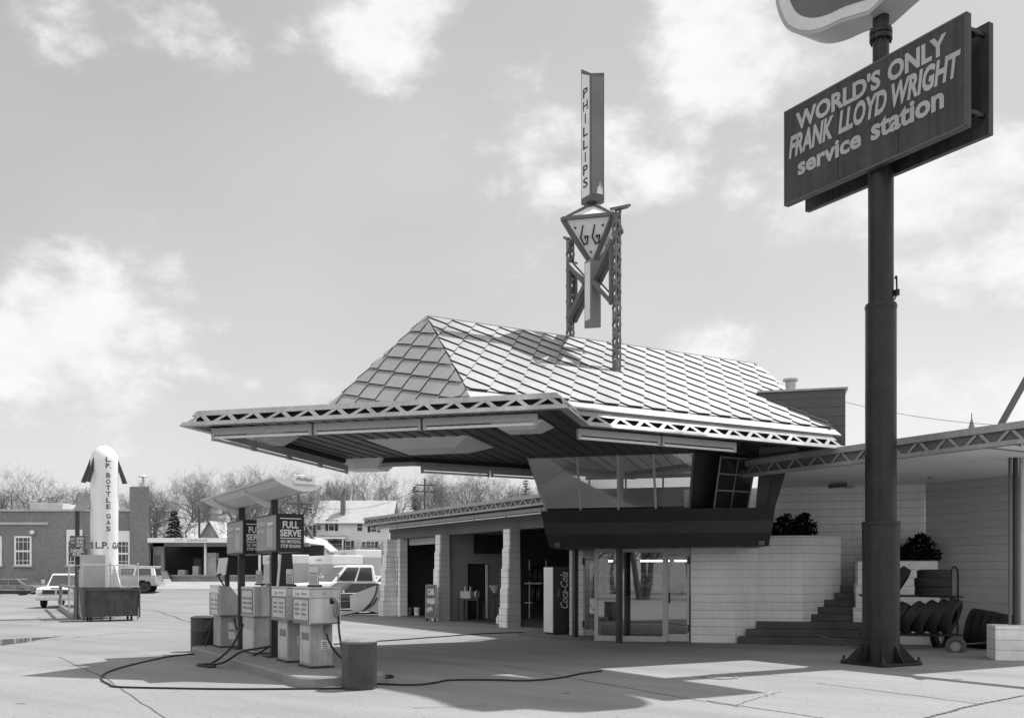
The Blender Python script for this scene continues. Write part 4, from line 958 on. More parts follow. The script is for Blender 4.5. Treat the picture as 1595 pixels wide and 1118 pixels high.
for sg_ in (-1, 1):
    y0 = .80*sg_; y1 = .13*sg_
    for x in (-.08, .08):
        mb.bar(kb(x, y0, 8.35 if sg_ < 0 else 8.35), kb(x, y1, 7.75), .10, .09, up=(U[0], U[1], 0)); mb.bar(kb(x, y0, 7.15), kb(x, y1, 7.75), .10, .09, up=(U[0], U[1], 0)); mb.bar(kb(x, y0-.03*sg_, 7.1), kb(x, y0-.03*sg_, 8.4), .08, .06, up=(U[0], U[1], 0))
mb.build('brace', mat('brace_paint', .12, .6), t)
# ================================================================ PUMP ISLAND
IC = (-3.03, 14.06)
def il(x, y, z=0.0): return (IC[0]+U[0]*x+V[0]*y, IC[1]+U[1]*x+V[1]*y, z)
A30 = radians(30)
t = thing('pump_island', 'raised concrete island with rounded kerb under the pumps', 'island', il(.7, 3.7))
def isl(g):
    r = .28; pts = []
    for cx, cy, a0_ in ((r, r, 180), (1.4-r, r, 270), (1.4-r, 7.45-r, 0), (r, 7.45-r, 90)):
        for k in range(7):
            a_ = radians(a0_+k*15); pts.append((cx+cos(a_)*(r-g), cy+sin(a_)*(r-g)))
    return pts
mb = MB(); rings = [(0, 0), (0, .125), (.02, .15)]
for (g0, z0), (g1, z1) in zip(rings[:-1], rings[1:]):
    a_ = [il(x, y, z0) for x, y in isl(g0)]; b_ = [il(x, y, z1) for x, y in isl(g1)]; n = len(a_)
    mb.add(a_+b_, [(i, (i+1) % n, n+(i+1) % n, n+i) for i in range(n)])
mb.face([il(x, y, .15) for x, y in isl(.02)])
mb.build('kerb', mat('island_concrete', .22, .8, .15, 1.2, .12, 25, .25, stains=.25), t)
M_pump = mat('grey_pump_enamel', .34, .35, .14, 3, .07, 14, .5, streak=.25, stains=.2)
M_pumpl = mat('pale_pump_enamel', .47, .35, .12, 3, .06, 14, .5, streak=.2, stains=.15)
M_pdk = mat('dark_pump_enamel', .14, .4, .15, 2, .05, 14, .45)
M_dial = mat('pump_dial_glass', .40, .12, .25, 6, .05, 20, .6)
M_lbl = mat('pump_decal', .62, .5, .05)
def pump(label, loc, tall=False):
    """dispenser in its own frame: x across the island, y along it, z from the island top"""
    t = thing('fuel_pump', label, 'fuel pump', (0, 0, 0), 0, 'fuel pumps on the island')
    MB().bx((0, 0, 0), .40, .62, .03).build('base', M_dkm, t)
    pd = MB().bx((0, 0, .03), .36, .56, .68).build('pedestal', M_pump, t, bevel=.012)
    MB().pp((-.184, -.26, .08), (0, .52, 0), (.004, 0, 0), (0, 0, .58)).build('kick_panel', M_pumpl, pd)
    MB().pp((-.188, -.20, .44), (0, .36, 0), (.003, 0, 0), (0, 0, .12)).build('grade_badge', M_pdk, pd)
    mb = MB(); mb.pp((-.01, -.283, .30), (.14, 0, 0), (0, .004, 0), (0, 0, .15)); dk = mb.build('decal', M_lbl, pd)
    mb = MB()
    for k in range(4): mb.pp((.005, -.285, .315+.03*k), (.10-.01*k, 0, 0), (0, .002, 0), (0, 0, .012))
    mb.build('lettering', M_textK, dk)
    cab = MB().bx((0, 0, .71), .50, .86, .55).build('cabinet', M_pumpl, t, bevel=.02)
    MB().bx((0, 0, 1.26), .515, .875, .025).build('lid', M_pumpl, t, bevel=.008)
    mb = MB(); mb.pp((-.25, -.40, 1.125), (-.006, 0, 0), (0, .8, 0), (0, 0, .115)); mb.build('header_panel', M_lbl, cab)
    mb = MB(); mb.text('2 6 0', (-.2565, .26, 1.15), (0, -1, 0), (0, 0, 1), .2, .05); mb.text('9 9 9', (-.2565, -.06, 1.15), (0, -1, 0), (0, 0, 1), .24, .05); mb.build('digits', M_textK, cab)
    mb = MB()
    for y in (-.42, .385): mb.pp((-.262, y, .735), (.014, 0, 0), (0, .035, 0), (0, 0, .38))
    for z in (.735, 1.09): mb.pp((-.262, -.385, z), (.014, 0, 0), (0, .77, 0), (0, 0, .03))
    mb.build('dial_frame', M_pdk, cab)
    mb = MB()
    for y_ in (-.2, .14):
        for k in range(3): mb.pp((-.2565, y_-.06, .84+.075*k), (.002, 0, 0), (0, .22, 0), (0, 0, .035))
    mb.build('dial_print', mat('dial_print', .2, .5), cab)
    for x_ in (-.255, .245): MB().pp((x_, -.436, .70), (.012, 0, 0), (0, .012, 0), (0, 0, .57)).build('corner_trim', M_frame, cab)
    MB().pp((-.253, -.433, .705), (.506, 0, 0), (0, .866, 0), (0, 0, .02)).build('lower_trim', M_pdk, cab)
    MB().pp((-.254, -.385, .765), (.004, 0, 0), (0, .77, 0), (0, 0, .325)).build('dial_glass', M_dial, cab)
    mb = MB(); mb.pp((.08, -.431, 1.02), (.075, 0, 0), (0, .01, 0), (0, 0, .1)); mb.build('nozzle_boot', M_blk, cab)
    nz = MB(); nz.tube(spline([(.12, -.46, 1.10), (.16, -.50, 1.06), (.19, -.52, .98), (.19, -.51, .86)]), .022, 8); nz.tube(spline([(.15, -.5, 1.02), (.11, -.53, .95), (.12, -.53, .85), (.17, -.52, .80)]), .012, 6); nz.bx((.185, -.51, .84), .05, .05, .14)
    nz.build('nozzle', M_pdk, t, smooth=True)
    mb = MB(); mb.pp((-.25, -.4325, 1.115), (.5, 0, 0), (0, .003, 0), (0, 0, .008)); mb.lathe([(.012, 0), (.012, .006), (0, .006)], (-.02, -.43, 1.19), 10, (0, -1, 0)); mb.build('seam', M_pdk, cab)
    hp_ = spline([(.19, -.51, .84), (.2, -.54, .55), (.24, -.62, .24), (.36, -.74, .02), (.52, -.8, -.12), (.62, -.66, -.13), (.48, -.52, -.02), (.22, -.40, .22), (.08, -.36, .45), (.06, -.33, .60)])
    MB().tube(hp_, .017, 7).build('hose', M_hose, t, smooth=True)
    mb = MB(); mb.tube([(.06, -.30, .68), (.06, -.33, .6)], .022, 8); mb.tube([(.06, -.33, .62), (.065, -.335, .55)], .027, 8); mb.build('hose_coupling', M_pdk, t)
    return t
def place(t, x, y): t.location = il(x, y, .15); t.rotation_euler = (0, 0, A30)
p4 = pump('pale fuel pump nearest the octagonal bin, nozzle hung on its right side', None); place(p4, .77, 1.60)
def at_island(x, y): return il(x, y, .15)
dup(p4, at_island(.76, 2.78), A30, 'pale fuel pump second from the octagonal bin, beside the nearer canopy post')
# pump 2: plain two-tier cabinet; pump 1: slant shouldered pump
t = thing('fuel_pump', 'plain grey two-tier fuel pump between the canopy posts, hung on a wide blank lower cabinet', 'fuel pump', (0, 0, 0), 0, 'fuel pumps on the island')
MB().bx((0, 0, 0), .40, .8, .03).build('base', M_dkm, t)
lo_ = MB().bx((0, 0, .03), .40, .8, .66).build('pedestal', M_pump, t, bevel=.01)
MB().pp((-.205, -.36, .07), (.005, 0, 0), (0, .72, 0), (0, 0, .38)).build('kick_panel', M_pumpl, lo_)
cb2 = MB().bx((0, 0, .69), .44, .88, .57).build('cabinet', M_pumpl, t, bevel=.012)
MB().pp((-.19, -.443, .70), (.12, 0, 0), (0, .003, 0), (0, 0, .55)).build('dark_panel', M_pump, cb2)
mb = MB(); mb.pp((-.224, -.36, .78), (.005, 0, 0), (0, .72, 0), (0, 0, .40)); mb.build('dial_glass', M_dial, cb2)
mb = MB()
for y_ in (-.26, .08):
    for k in range(3): mb.pp((-.231, y_-.05, .84+.09*k), (.002, 0, 0), (0, .24, 0), (0, 0, .045))
mb.build('dial_print', mat('dial_print', .2, .5), cb2)
mb = MB()
for y_ in (-.40, .37): mb.pp((-.232, y_, .74), (.012, 0, 0), (0, .03, 0), (0, 0, .48))
for z_ in (.74, 1.19): mb.pp((-.232, -.37, z_), (.012, 0, 0), (0, .74, 0), (0, 0, .03))
mb.build('dial_frame', M_pdk, cb2)
MB().pp((-.226, -.445, .692), (.452, 0, 0), (0, .89, 0), (0, 0, .022)).build('lower_trim', M_pdk, cb2)
MB().pp((.09, -.447, 1.0), (.07, 0, 0), (0, .01, 0), (0, 0, .1)).build('nozzle_boot', M_blk, cb2)
MB().tube(spline([(.2, -.46, .8), (.22, -.5, .5), (.1, -.56, .2), (-.3, -.7, .0), (-.6, -.6, -.12)]), .017, 7).build('hose', M_hose, t, smooth=True)
place(t, .76, 4.92)
t = thing('fuel_pump', 'slant shouldered fuel pump at the far end beside the round bin', 'fuel pump', (0, 0, 0), 0, 'fuel pumps on the island')
MB().bx((0, 0, 0), .40, .62, .03).build('base', M_dkm, t)
pd = MB().bx((0, 0, .03), .38, .58, .62).build('pedestal', M_pump, t, bevel=.01)
MB().pp((-.02, -.293, .38), (.13, 0, 0), (0, .004, 0), (0, 0, .13)).build('decal', M_lbl, pd); MB().pp((-.02, -.293, .17), (.13, 0, 0), (0, .004, 0), (0, 0, .15)).build('decal', M_lbl, pd)
cb1 = MB().ext([(-.24, -.4, .65), (.27, -.4, .65), (.27, -.4, .88), (.0, -.4, 1.24), (-.24, -.4, 1.28)], (0, .8, 0)).build('cabinet', M_pumpl, t, bevel=.012)
MB().pp((-.247, -.34, .72), (.005, 0, 0), (0, .68, 0), (0, 0, .36)).build('dial_glass', M_dial, cb1)
MB().pp((-.247, -.36, 1.13), (.005, 0, 0), (0, .72, 0), (0, 0, .1)).build('header_panel', M_lbl, cb1)
mb = MB()
for y_ in (-.22, .1):
    for k in range(3): mb.pp((-.2495, y_-.05, .77+.09*k), (.002, 0, 0), (0, .22, 0), (0, 0, .045))
mb.build('dial_print', mat('dial_print', .2, .5), cb1)
mb = MB()
for y_ in (-.37, .34): mb.pp((-.253, y_, .69), (.012, 0, 0), (0, .03, 0), (0, 0, .42))
mb.build('dial_frame', M_pdk, cb1)
MB().pp((-.245, -.405, .652), (.52, 0, 0), (0, .81, 0), (0, 0, .02)).build('lower_trim', M_pdk, cb1)
MB().tube(spline([(.1, -.31, .6), (.12, -.36, .4), (.3, -.42, .15), (.4, -.4, .0)]), .017, 7).build('hose', M_hose, t, smooth=True)
MB().tube(spline([(-.2, .30, .6), (-.25, .36, .3), (-.33, .3, .1), (-.38, .2, -.1)]), .017, 7).build('hose', M_hose, t, smooth=True)
place(t, .62, 6.85)
# brochure racks standing on the pumps
def topper(px0, px1, py0, py1, Y, label):
    a_ = atY(px0, py1, Y); b_ = atY(px1, py0, Y); w_ = b_[0]-a_[0]; h_ = b_[2]-a_[2]; z0 = 1.437
    t = thing('price_rack', label, 'rack', (a_[0], a_[1], z0))
    o = Vector((a_[0], a_[1], z0)); rt = Vector((.98, -.2, 0)).normalized(); n_ = rt.cross(Vector((0, 0, 1))); h_ = b_[2]-z0
    bd_ = MB().pp(o+Vector((0, 0, .04)), rt*w_, -n_*.05, (0, 0, h_-.04)).build('panel', M_pumpl, t, bevel=.006)
    MB().pp(o-rt*.02, rt*(w_+.04), -n_*.12, (0, 0, .035)).build('foot', M_dkm, t)
    mb = MB()
    for k in range(5): mb.pp(o+rt*(w_*(.1+.17*k))+n_*.004+Vector((0, 0, .05)), rt*w_*.07, -n_*.003, (0, 0, h_*.42))
    mb.pp(o+rt*w_*.1+n_*.004+Vector((0, 0, h_*.62)), rt*w_*.8, -n_*.003, (0, 0, h_*.1))
    mb.build('stripe', M_textK if False else mat('faded_print', .24), bd_)
topper(480, 496, 882, 914, 15.75, 'pale striped price rack on the fuel pump nearest the octagonal bin')
topper(445, 456, 886, 914, 16.7, 'pale striped price rack on the pump beside the nearer canopy post')
topper(398, 407, 888, 913, 18.6, 'narrow dark edged price rack on the plain two-tier pump')
# hooded display cases by the posts
def hood(px0, pxm, px1, py0, py1, Y, label, floor):
    o = Vector(atY(pxm, py1, Y)); top = atY(pxm, py0, Y)[2]; h_ = top-o.z
    wl_ = (pxm-px0)/F*Y; wr = (px1-pxm)/F*Y/.88
    t = thing('display_case', label, 'case', (o.x, o.y, floor))
    vvv = Vector((V[0], V[1], 0)); 
    dl = max(.08, (pxm-px0)/F*Y/.3)
    c_ = MB().hull2([o, o+uu*wr, o+uu*wr+vvv*dl, o+vvv*dl], [o+Vector((0, 0, h_))+uu*.05, o+uu*wr*.85+Vector((0, 0, h_)), o+uu*wr*.85+vvv*dl+Vector((0, 0, h_)), o+uu*.05+vvv*dl+Vector((0, 0, h_))]).build('case', M_blk, t, bevel=.01)
    MB().hull2([o-uu*.012+vvv*.03, o-uu*.012+vvv*(dl-.03), o+uu*.036+vvv*(dl-.03)+Vector((0, 0, h_)), o+uu*.036+vvv*.03+Vector((0, 0, h_))], [o-uu*.002+vvv*.03, o-uu*.002+vvv*(dl-.03), o+uu*.046+vvv*(dl-.03)+Vector((0, 0, h_)), o+uu*.046+vvv*.03+Vector((0, 0, h_))]).build('front', M_pumpl, t)
    mb = MB(); mb.bar((o.x+uu.x*wr*.5+vvv.x*dl*.5, o.y+uu.y*wr*.5+vvv.y*dl*.5, floor), (o.x+uu.x*wr*.5+vvv.x*dl*.5, o.y+uu.y*wr*.5+vvv.y*dl*.5, o.z+.05), .08, .08); mb.build('stem', M_dkm, t)
hood(333, 352, 368, 868, 895, 19.9, 'pale fronted hooded display case beside the far canopy post', .15)
hood(430, 435, 456, 863, 913, 17.3, 'all dark hooded display case behind the nearer canopy post', .15)
t = thing('squeegee', 'dark squeegee handle sticking up over the slant shouldered pump', 'squeegee', atY(352, 916, 20))
MB().tube([atY(340, 898, 20), atY(352, 918, 20)], .018, 6).build('handle', M_blk, t); MB().bar(atY(338, 896, 20.1), atY(343, 894, 19.9), .04, .04).build('head', M_blk, t)
# island canopy on two posts
t = thing('island_canopy', 'shallow folded white canopy on two dark posts over the pump island', 'canopy', il(.74, 4.9, .15))
M_can = mat('canopy_white', .62, .5, .06, 1, .03)
def cp(x, y, z): return il(x, y, z)
yn, yf = 1.85, 6.9
prof = [(.14, 3.175), (.145, 3.205), (.50, 3.165), (.94, 3.095), (.94, 3.06), (.80, 3.0), (.60, 2.985), (.30, 3.085)]
cr = MB().hull2([cp(x, yn, z) for x, z in prof], [cp(x, yf, z-.02) for x, z in prof]).build('canopy_roof', M_can, t)
mb = MB()
for e0, e1 in (((.14, 3.18), None), ((.60, 2.985), None), ((.945, 3.07), None)): mb.bar(cp(e0[0]-.005, yn-.01, e0[1]-.004), cp(e0[0]-.005, yf+.01, e0[1]-.024), .03, .035)
mb.build('edge_trim', M_pump, cr)
mb = MB(); mb.pp(cp(.48, yn-.02, 3.10), tuple(uu*.34), tuple(vv*-.02), (0, 0, .15)); em = mb.build('emblem', M_panel, cr, bevel=.02)
MB().text('Phillips', cp(.51, yn-.042, 3.14), uu, (0, 0, 1), .27, .07, .2, .01).build('lettering', mat('emblem_red', .12), em)
for yy in (3.85, 6.1):
    p_ = MB().bx(cp(.74, yy, .15), .12, .12, 2.86, A30).build('post', M_dkm, t)
    MB().bx(cp(.74, yy, .151), .32, .32, .025, A30).build('foot_plate', M_dkm, p_)
    mb = MB(); mb.ext([cp(.62, yy-.04, 2.99), cp(.18, yy-.04, 3.12), cp(.18, yy-.04, 3.09), cp(.6, yy-.04, 2.84), cp(.84, yy-.04, 2.84), cp(.92, yy-.04, 3.04), cp(.80, yy-.04, 2.995)], tuple(vv*.08)); mb.build('bracket', M_can, p_)
# FULL SERVE boxes on the posts
M_sgnd = mat('black_sign_face', .018, .45); M_sgl = mat('self_serve_face', .21, .35, .15, 3, .08)
for yy, lab in ((3.85, 'black lettered box sign for full service on the nearer canopy post'), (6.1, 'black lettered box sign for full service on the far canopy post')):
    z0, z1 = 2.04, 2.72
    x0, x1 = .56, 1.04; y0, y1 = yy-.45, yy+.85
    t = thing('full_serve_sign', lab, 'sign', cp(.8, yy, z0))
    x0, x1 = .66, 1.16
    bx_ = MB().hull2([cp(x0, y0, z0), cp(x1, y0, z0), cp(x1, y1, z0), cp(x0, y1, z0)], [cp(x0, y0, z1), cp(x1, y0, z1), cp(x1, y1, z1), cp(x0, y1, z1)]).build('case', M_sgnd, t, bevel=.01)
    o = Vector(cp(x0, y0, z0))-vv*.006; w_ = x1-x0
    mb = MB()
    mb.text('FULL', o+uu*.105+up*.42, uu, up, w_-.21, .125, 0, .035); mb.text('SERVE', o+uu*.06+up*.275, uu, up, w_-.12, .125, 0, .035)
    mb.text('NO SMOKING', o+uu*.07+up*.155, uu, up, w_-.14, .06, 0, .02); mb.text('STOP ENGINE', o+uu*.07+up*.075, uu, up, w_-.14, .06, 0, .02)
    for z in (.585, .235): mb.pp(o+uu*.06+up*z, uu*(w_-.12), -vv*.004, (0, 0, .018))
    mb.build('lettering', M_textW, bx_)
    o2 = Vector(cp(x0-.004, y1-.03, z0+.04)); L_ = y1-y0-.06
    MB().pp(o2, -vv*L_, uu*.003, (0, 0, z1-z0-.07)).build('side_panel', M_sgl, bx_)
    mb = MB(); o3 = o2-uu*.004; rt2 = -vv
    mb.text('please', o3+rt2*.08+up*.42, rt2, up, .5, .14, 0, .01); mb.text('pay first', o3+rt2*.08+up*.30, rt2, up, .45, .10, 0, .01)
    for k in range(5): mb.pp(o3+rt2*(.70+.07*k)+up*.05, rt2*.03, uu*.002, (0, 0, .34+.05*(k % 2)))
    mb.pp(o3+rt2*.70+up*.45, rt2*.36, uu*.002, (0, 0, .05)); mb.build('faint_print', mat('faint_print', .62), bx_)
# small bolts / filler caps at the near end of the island
for k, (x, y) in enumerate(((.93, .62), (1.02, .60), (.99, .48), (1.10, .52))):
    q = il(x, y, .15); t = thing('filler_cap', 'small dark upright pipe cap on the bright near end of the island', 'cap', q, group='pipe caps on the island end')
    MB().lathe([(.018, 0), (.018, .05), (.03, .05), (.03, .07), (0, .075)], q, 8).build('cap', M_dkm, t)
# bins
q = gr(556, 1076); q = (q[0]-.01, q[1]+.26, 0)
t = thing('trash_bin', 'dark octagonal bin at the near end of the pump island', 'bin', q)
MB().lathe([(.245, 0), (.25, .04), (.25, .66), (.235, .66)], q, 8, ph=radians(14)).build('body', mat('dark_bin_paint', .05, .3, .2, 3, .1, 14, .5, streak=.2), t)
MB().lathe([(.255, .66), (.262, .67), (.262, .69), (.2, .715), (.1, .72), (0, .72)], q, 8, ph=radians(14)).build('lid', mat('bin_lid', .2, .5), t)
q = gr(312, 1015); q = (q[0], q[1]+.15, 0)
t = thing('trash_bin', 'dark round bin at the far end of the pump island beside the slant shouldered pump', 'bin', q)
MB().lathe([(.245, 0), (.25, .03), (.25, .42), (.258, .44), (.25, .46), (.25, .70), (.24, .70)], q, 26).build('body', mat('dark_drum_paint', .035, .5, .2, 3, .1, 14, .4), t, smooth=True)
MB().lathe([(.255, .70), (.258, .73), (.2, .76), (.05, .77), (0, .77)], q, 26).build('lid', mat('drum_lid', .05, .5), t, smooth=True)
# hoses on the ground
def ghose(name, pts, label, r=.015):
    g = [gr(*p_) for p_ in pts]; sp_ = spline([(x, y, r+.004) for x, y, z in g], 10)
    o = MB().tube(sp_, r, 7).build(name, M_hose, None, smooth=True); return tag(o, label, 'hose')
ghose('air_hose', [(304, 1019), (265, 1023), (222, 1032), (180, 1043), (160, 1052), (158, 1060), (170, 1067), (182, 1071), (260, 1073), (360, 1074.5), (470, 1074), (533, 1073)], 'black hose looping over the concrete left of the island, past the canopy shadow tip')
ghose('air_hose', [(580, 1066), (640, 1068), (675, 1065), (700, 1060.5), (760, 1060), (820, 1061), (870, 1057), (905, 1050), (937, 1046)], 'black hose lying from the octagonal bin towards the entrance', .015)
ghose('air_hose', [(583, 1057), (600, 1057), (611, 1055.5), (611, 1053.5), (600, 1053), (583, 1053)], 'short black hose loop poking out behind the octagonal bin')
ghose('air_hose', [(520, 1004), (560, 1001), (620, 997), (700, 991), (760, 987), (830, 985), (852, 986)], 'black hose running from the pumps to the drink machine')
# hose coil drooping off the island side
cz = [il(.2, 3.9, .75), il(-.02, 3.7, .42), il(-.2, 3.8, .2), il(-.35, 4.1, .05), il(-.48, 4.4, .03), il(-.5, 4.15, .03), il(-.36, 3.75, .03), il(-.3, 3.95, .05), il(-.42, 4.2, .05), il(-.25, 3.6, .1), il(-.05, 3.1, .32), il(.15, 2.9, .38), il(.4, 2.8, .42)]
tag(MB().tube(spline(cz, 9), .02, 8).build('pump_hose', M_hose, None, smooth=True), 'black pump hose drooping in a coil over the island kerb', 'hose')
# ================================================================ LP GAS ROCKET TANK, DUMPSTER, PICKUP
TX, TY = atY(162, 900, 37.5)[:2]
t = thing('gas_tank', 'tall white rocket shaped tank with dark fins and vertical lettering', 'tank', (TX, TY, 0))
rr_ = .50; zt = 6.6
MB().lathe([(rr_, .15), (rr_, zt-.62)]+[(rr_*cos(a_*pi/20), zt-.62+.6*sin(a_*pi/20)) for a_ in range(0, 10)]+[(.03, zt-.02), (.03, zt+.05), (0, zt+.06)], (TX, TY, 0), 40).build('body', mat('tank_white', .70, .35, .05, .8, .03, 14, .4, streak=.1), t, smooth=True)
def fin(an, zb, zt2, outb, outt, m, nm, th=.05):
    d_ = Vector((cos(an), sin(an), 0)); s_ = Vector((-sin(an), cos(an), 0))*th/2; c_ = Vector((TX, TY, 0))
    MB().ext([c_+d_*(rr_-.02)+Vector((0, 0, zt2))-s_, c_+d_*outt+Vector((0, 0, zt2-.1))-s_, c_+d_*outb+Vector((0, 0, zb))-s_, c_+d_*(outb-.18)+Vector((0, 0, zb-.02))-s_, c_+d_*(rr_-.02)+Vector((0, 0, zb+.55))-s_], tuple(s_*2)).build(nm, m, t)
for an in (radians(-67-86), radians(-67-50), radians(14), radians(100)): fin(an, 5.15, 6.1, rr_+.33, rr_+.02, mat('fin_dark', .06, .5), 'upper_fin')
for an in (radians(-20), radians(200), radians(-110), radians(80)): fin(an, .2, 2.1, rr_+.62, rr_+.03, mat('tank_white', .7), 'lower_fin')
mb = MB()
def ctext(s, ang, z, w_, h_, off_=.01):
    d_ = Vector((cos(ang), sin(ang), 0)); r_ = Vector((-sin(ang), cos(ang), 0)); mb.text(s, Vector((TX, TY, z))+d_*(rr_+.004)-r_*w_/2, r_, (0, 0, 1), w_, h_, 0, off_, .004)
zz = 6.12; aa = radians(-51)
for k, ch_ in enumerate('L.|P.||B|O|T|T|L|E||G|A|S'.split('|')):
    if ch_: ctext(ch_, aa, zz-.20, .16 if ch_ not in ('L.', 'P.') else .2, .185, .03)
    zz -= .236 if ch_ else .13
for ch_, dg in (('I', -80), ('S', -58), ('L', -27), ('.', -13), ('P', 1), ('.', 14), ('G', 45), ('A', 68), ('S', 92)):
    ctext(ch_, radians(-67.4+dg), 2.64, {'I': .05, '.': .05}.get(ch_, .18), .25 if ch_ != '.' else .06, .025)
mb.build('lettering', mat('tank_letter', .09), t)
mb = MB(); c_ = Vector((TX, TY-.56, 1.28)); mb.pp(c_+Vector((-.18, 0, 0)), (.4, 0, 0), (0, -.01, 0), (0, 0, .13)); mb.build('warning_plate', mat('plate_dark', .1), t)
# fence around the tank
def pxY(px_, Y): return ((px_-CX)/F*Y, Y)
f0 = Vector((*pxY(127.5, 35.4), 0)); fu = Vector((U[0], U[1], 0)); fv = Vector((V[0], V[1], 0))
t = thing('tank_fence', 'wire fence with steel posts round the rocket tank', 'fence', tuple(f0+fu*1.0+fv*2))
fp = [f0+fv*4.4, f0, f0+fu*1.9, f0+fu*1.9+fv*4.4]
mb = MB()
for a_, b_ in zip(fp[:-1], fp[1:]):
    for z in (.5, 2.0): mb.tube([(a_.x, a_.y, z), (b_.x, b_.y, z)], .02, 6)
    n = 16
    for k in range(n+1):
        q = a_.lerp(b_, k/n); mb.tube([(q.x, q.y, .1), (q.x, q.y, 2.0)], .004, 3)
    for k in range(9): mb.tube([(a_.x, a_.y, .2+.2*k), (b_.x, b_.y, .2+.2*k)], .004, 3)
mb.build('mesh', M_fixt, t)
for q in fp+[fp[1].lerp(fp[0], .45), fp[1].lerp(fp[2], .5)]: MB().cyl((q.x, q.y, 0), .035, 2.1, 8).build('post', M_fixt, t)
# pale cabinet left of the tank
c0_ = Vector((*pxY(129, 36.0), 0))
t = thing('meter_cabinet', 'pale ribbed metal cabinet with a sloping top left of the rocket tank', 'cabinet', tuple(c0_+fv*.8))
prof_ = [(0, .05), (1.9, .05), (1.9, 1.8), (1.2, 2.38), (0, 2.38)]
MB().ext([tuple(c0_+fv*x+Vector((0, 0, z))) for x, z in prof_], tuple(fu*.75)).build('case', M_fixt, t)
mb = MB()
for k in range(5): mb.bar(c0_-fu*.02+fv*(.15+.38*k)+Vector((0, 0, .1)), c0_-fu*.02+fv*(.15+.38*k)+Vector((0, 0, 1.85)), .05, .07)
mb.build('rib', M_pumpl, t)
t = thing('steel_barrier', 'dark steel barrier frame on a kerb beside the pickup', 'barrier', gr(94, 949))
b0 = Vector(gr(94, 948)); b1 = Vector(gr(118, 964))
mb = MB(); mb.bar(b0, b0+Vector((0, 0, 1.2)), .12, .12); mb.bar(b1, b1+Vector((0, 0, 1.2)), .12, .12); mb.bar(b0+Vector((0, 0, 1.15)), b1+Vector((0, 0, 1.15)), .1, .1); mb.bar(b0+Vector((0, 0, .1)), b1+Vector((0, 0, .1)), .2, .2); mb.build('frame', M_pdk, t)
# dumpster
d0 = Vector((*pxY(130, 34.3), 0)); wd = 1.86
t = thing('dumpster', 'dark steel dumpster on casters in front of the rocket tank', 'dumpster', tuple(d0+fu*.9+fv*.6))
M_dump = mat('dark_dumpster', .075, .6, .25, 1.5, .15, 10, .3, streak=.3)
def dr(o_, w_, l_, z): return [tuple(o_+Vector((0, 0, z))), tuple(o_+fu*w_+Vector((0, 0, z))), tuple(o_+fu*w_+fv*l_+Vector((0, 0, z))), tuple(o_+fv*l_+Vector((0, 0, z)))]
MB().hull2(dr(d0+fu*.06+fv*.1, wd-.12, 1.2, .17), dr(d0, wd, 1.4, 1.12)).build('body', M_dump, t)
mb = MB(); z_ = Vector((0, 0, 1.12)); mb.bar(d0-fu*.04-fv*.02+z_, d0+fu*(wd+.04)-fv*.02+z_, .07, .08); mb.bar(d0+z_, d0+fv*1.4+z_, .07, .08); mb.bar(d0+fu*wd+z_, d0+fu*wd+fv*1.4+z_, .07, .08)
for x in (.02, wd-.02): mb.bar(d0+fu*x-fv*.03+Vector((0, 0, .12)), d0+fu*x-fv*.03+Vector((0, 0, 1.1)), .07, .05, up=tuple(fu))
mb.build('rim', M_dump, t)
MB().hull2(dr(d0+fv*.1-fu*.02, wd+.04, 1.35, 1.165), dr(d0+fv*.1-fu*.02, wd+.04, 1.35, 1.2)).build('lid', M_dkm, t)
for x in (.25, wd-.25):
    for y in (.25, 1.1):
        q = d0+fu*x+fv*y; MB().lathe([(0, -.03), (.08, -.03), (.08, .03), (0, .03)], (q.x, q.y, .085), 14, tuple(fu)).build('caster', M_blk, t)
# sign post with tilted reflector panel and diesel sign
sx, sy = gr(121, 957)[:2]; sy = 37.0; sx = (120-CX)/F*sy
t = thing('diesel_sign', 'post carrying a tilted flat lamp panel and dark diesel fuel boards', 'sign', (sx, sy, 0))
MB().bx((sx, sy, 0), .12, .12, 4.1).build('post', M_dkm, t)
def at_(px_, py_): return Vector(atY(px_, py_, sy-.12))
a_, b_, c_, d_ = at_(112, 795), at_(131, 796), at_(141, 769), at_(122, 768)
MB().ext([tuple(q) for q in (a_, b_, c_+Vector((0, .5, 0)), d_+Vector((0, .5, 0)))], (0, .05, .04)).build('lamp_panel', mat('lamp_panel_grey', .26, .5), t)
mb = MB(); o = at_(108, 853); mb.pp(o, (.56, 0, 0), (0, .08, 0), (0, 0, .46)); fb = mb.build('fuel_board', mat('board_dark', .09), t)
o = at_(107, 866.5)
MB().pp(o, (.66, 0, 0), (0, .08, 0), (0, 0, .30)).build('diesel_board', mat('board_dark', .09), t)
mb = MB(); rt = Vector((1, 0, 0)); q = at_(108, 853)-Vector((0, .004, 0))
for k in range(3): mb.text(['KEROSENE', 'FUEL', 'LPG FILL'][k], q+Vector((.27, 0, .30-.13*k)), rt, up, .26, .1, 0, .01)
mb.text('SELF', q+Vector((.03, 0, .30)), rt, up, .18, .08); mb.text('GAS', q+Vector((.05, 0, .17)), rt, up, .14, .08)
q = at_(107, 866.5)-Vector((0, .004, 0)); mb.text('DIESEL', q+Vector((.07, 0, .16)), rt, up, .5, .12, 0, .01); mb.text('FUEL', q+Vector((.15, 0, .02)), rt, up, .34, .12, 0, .01)
mb.build('lettering', M_textW, t)
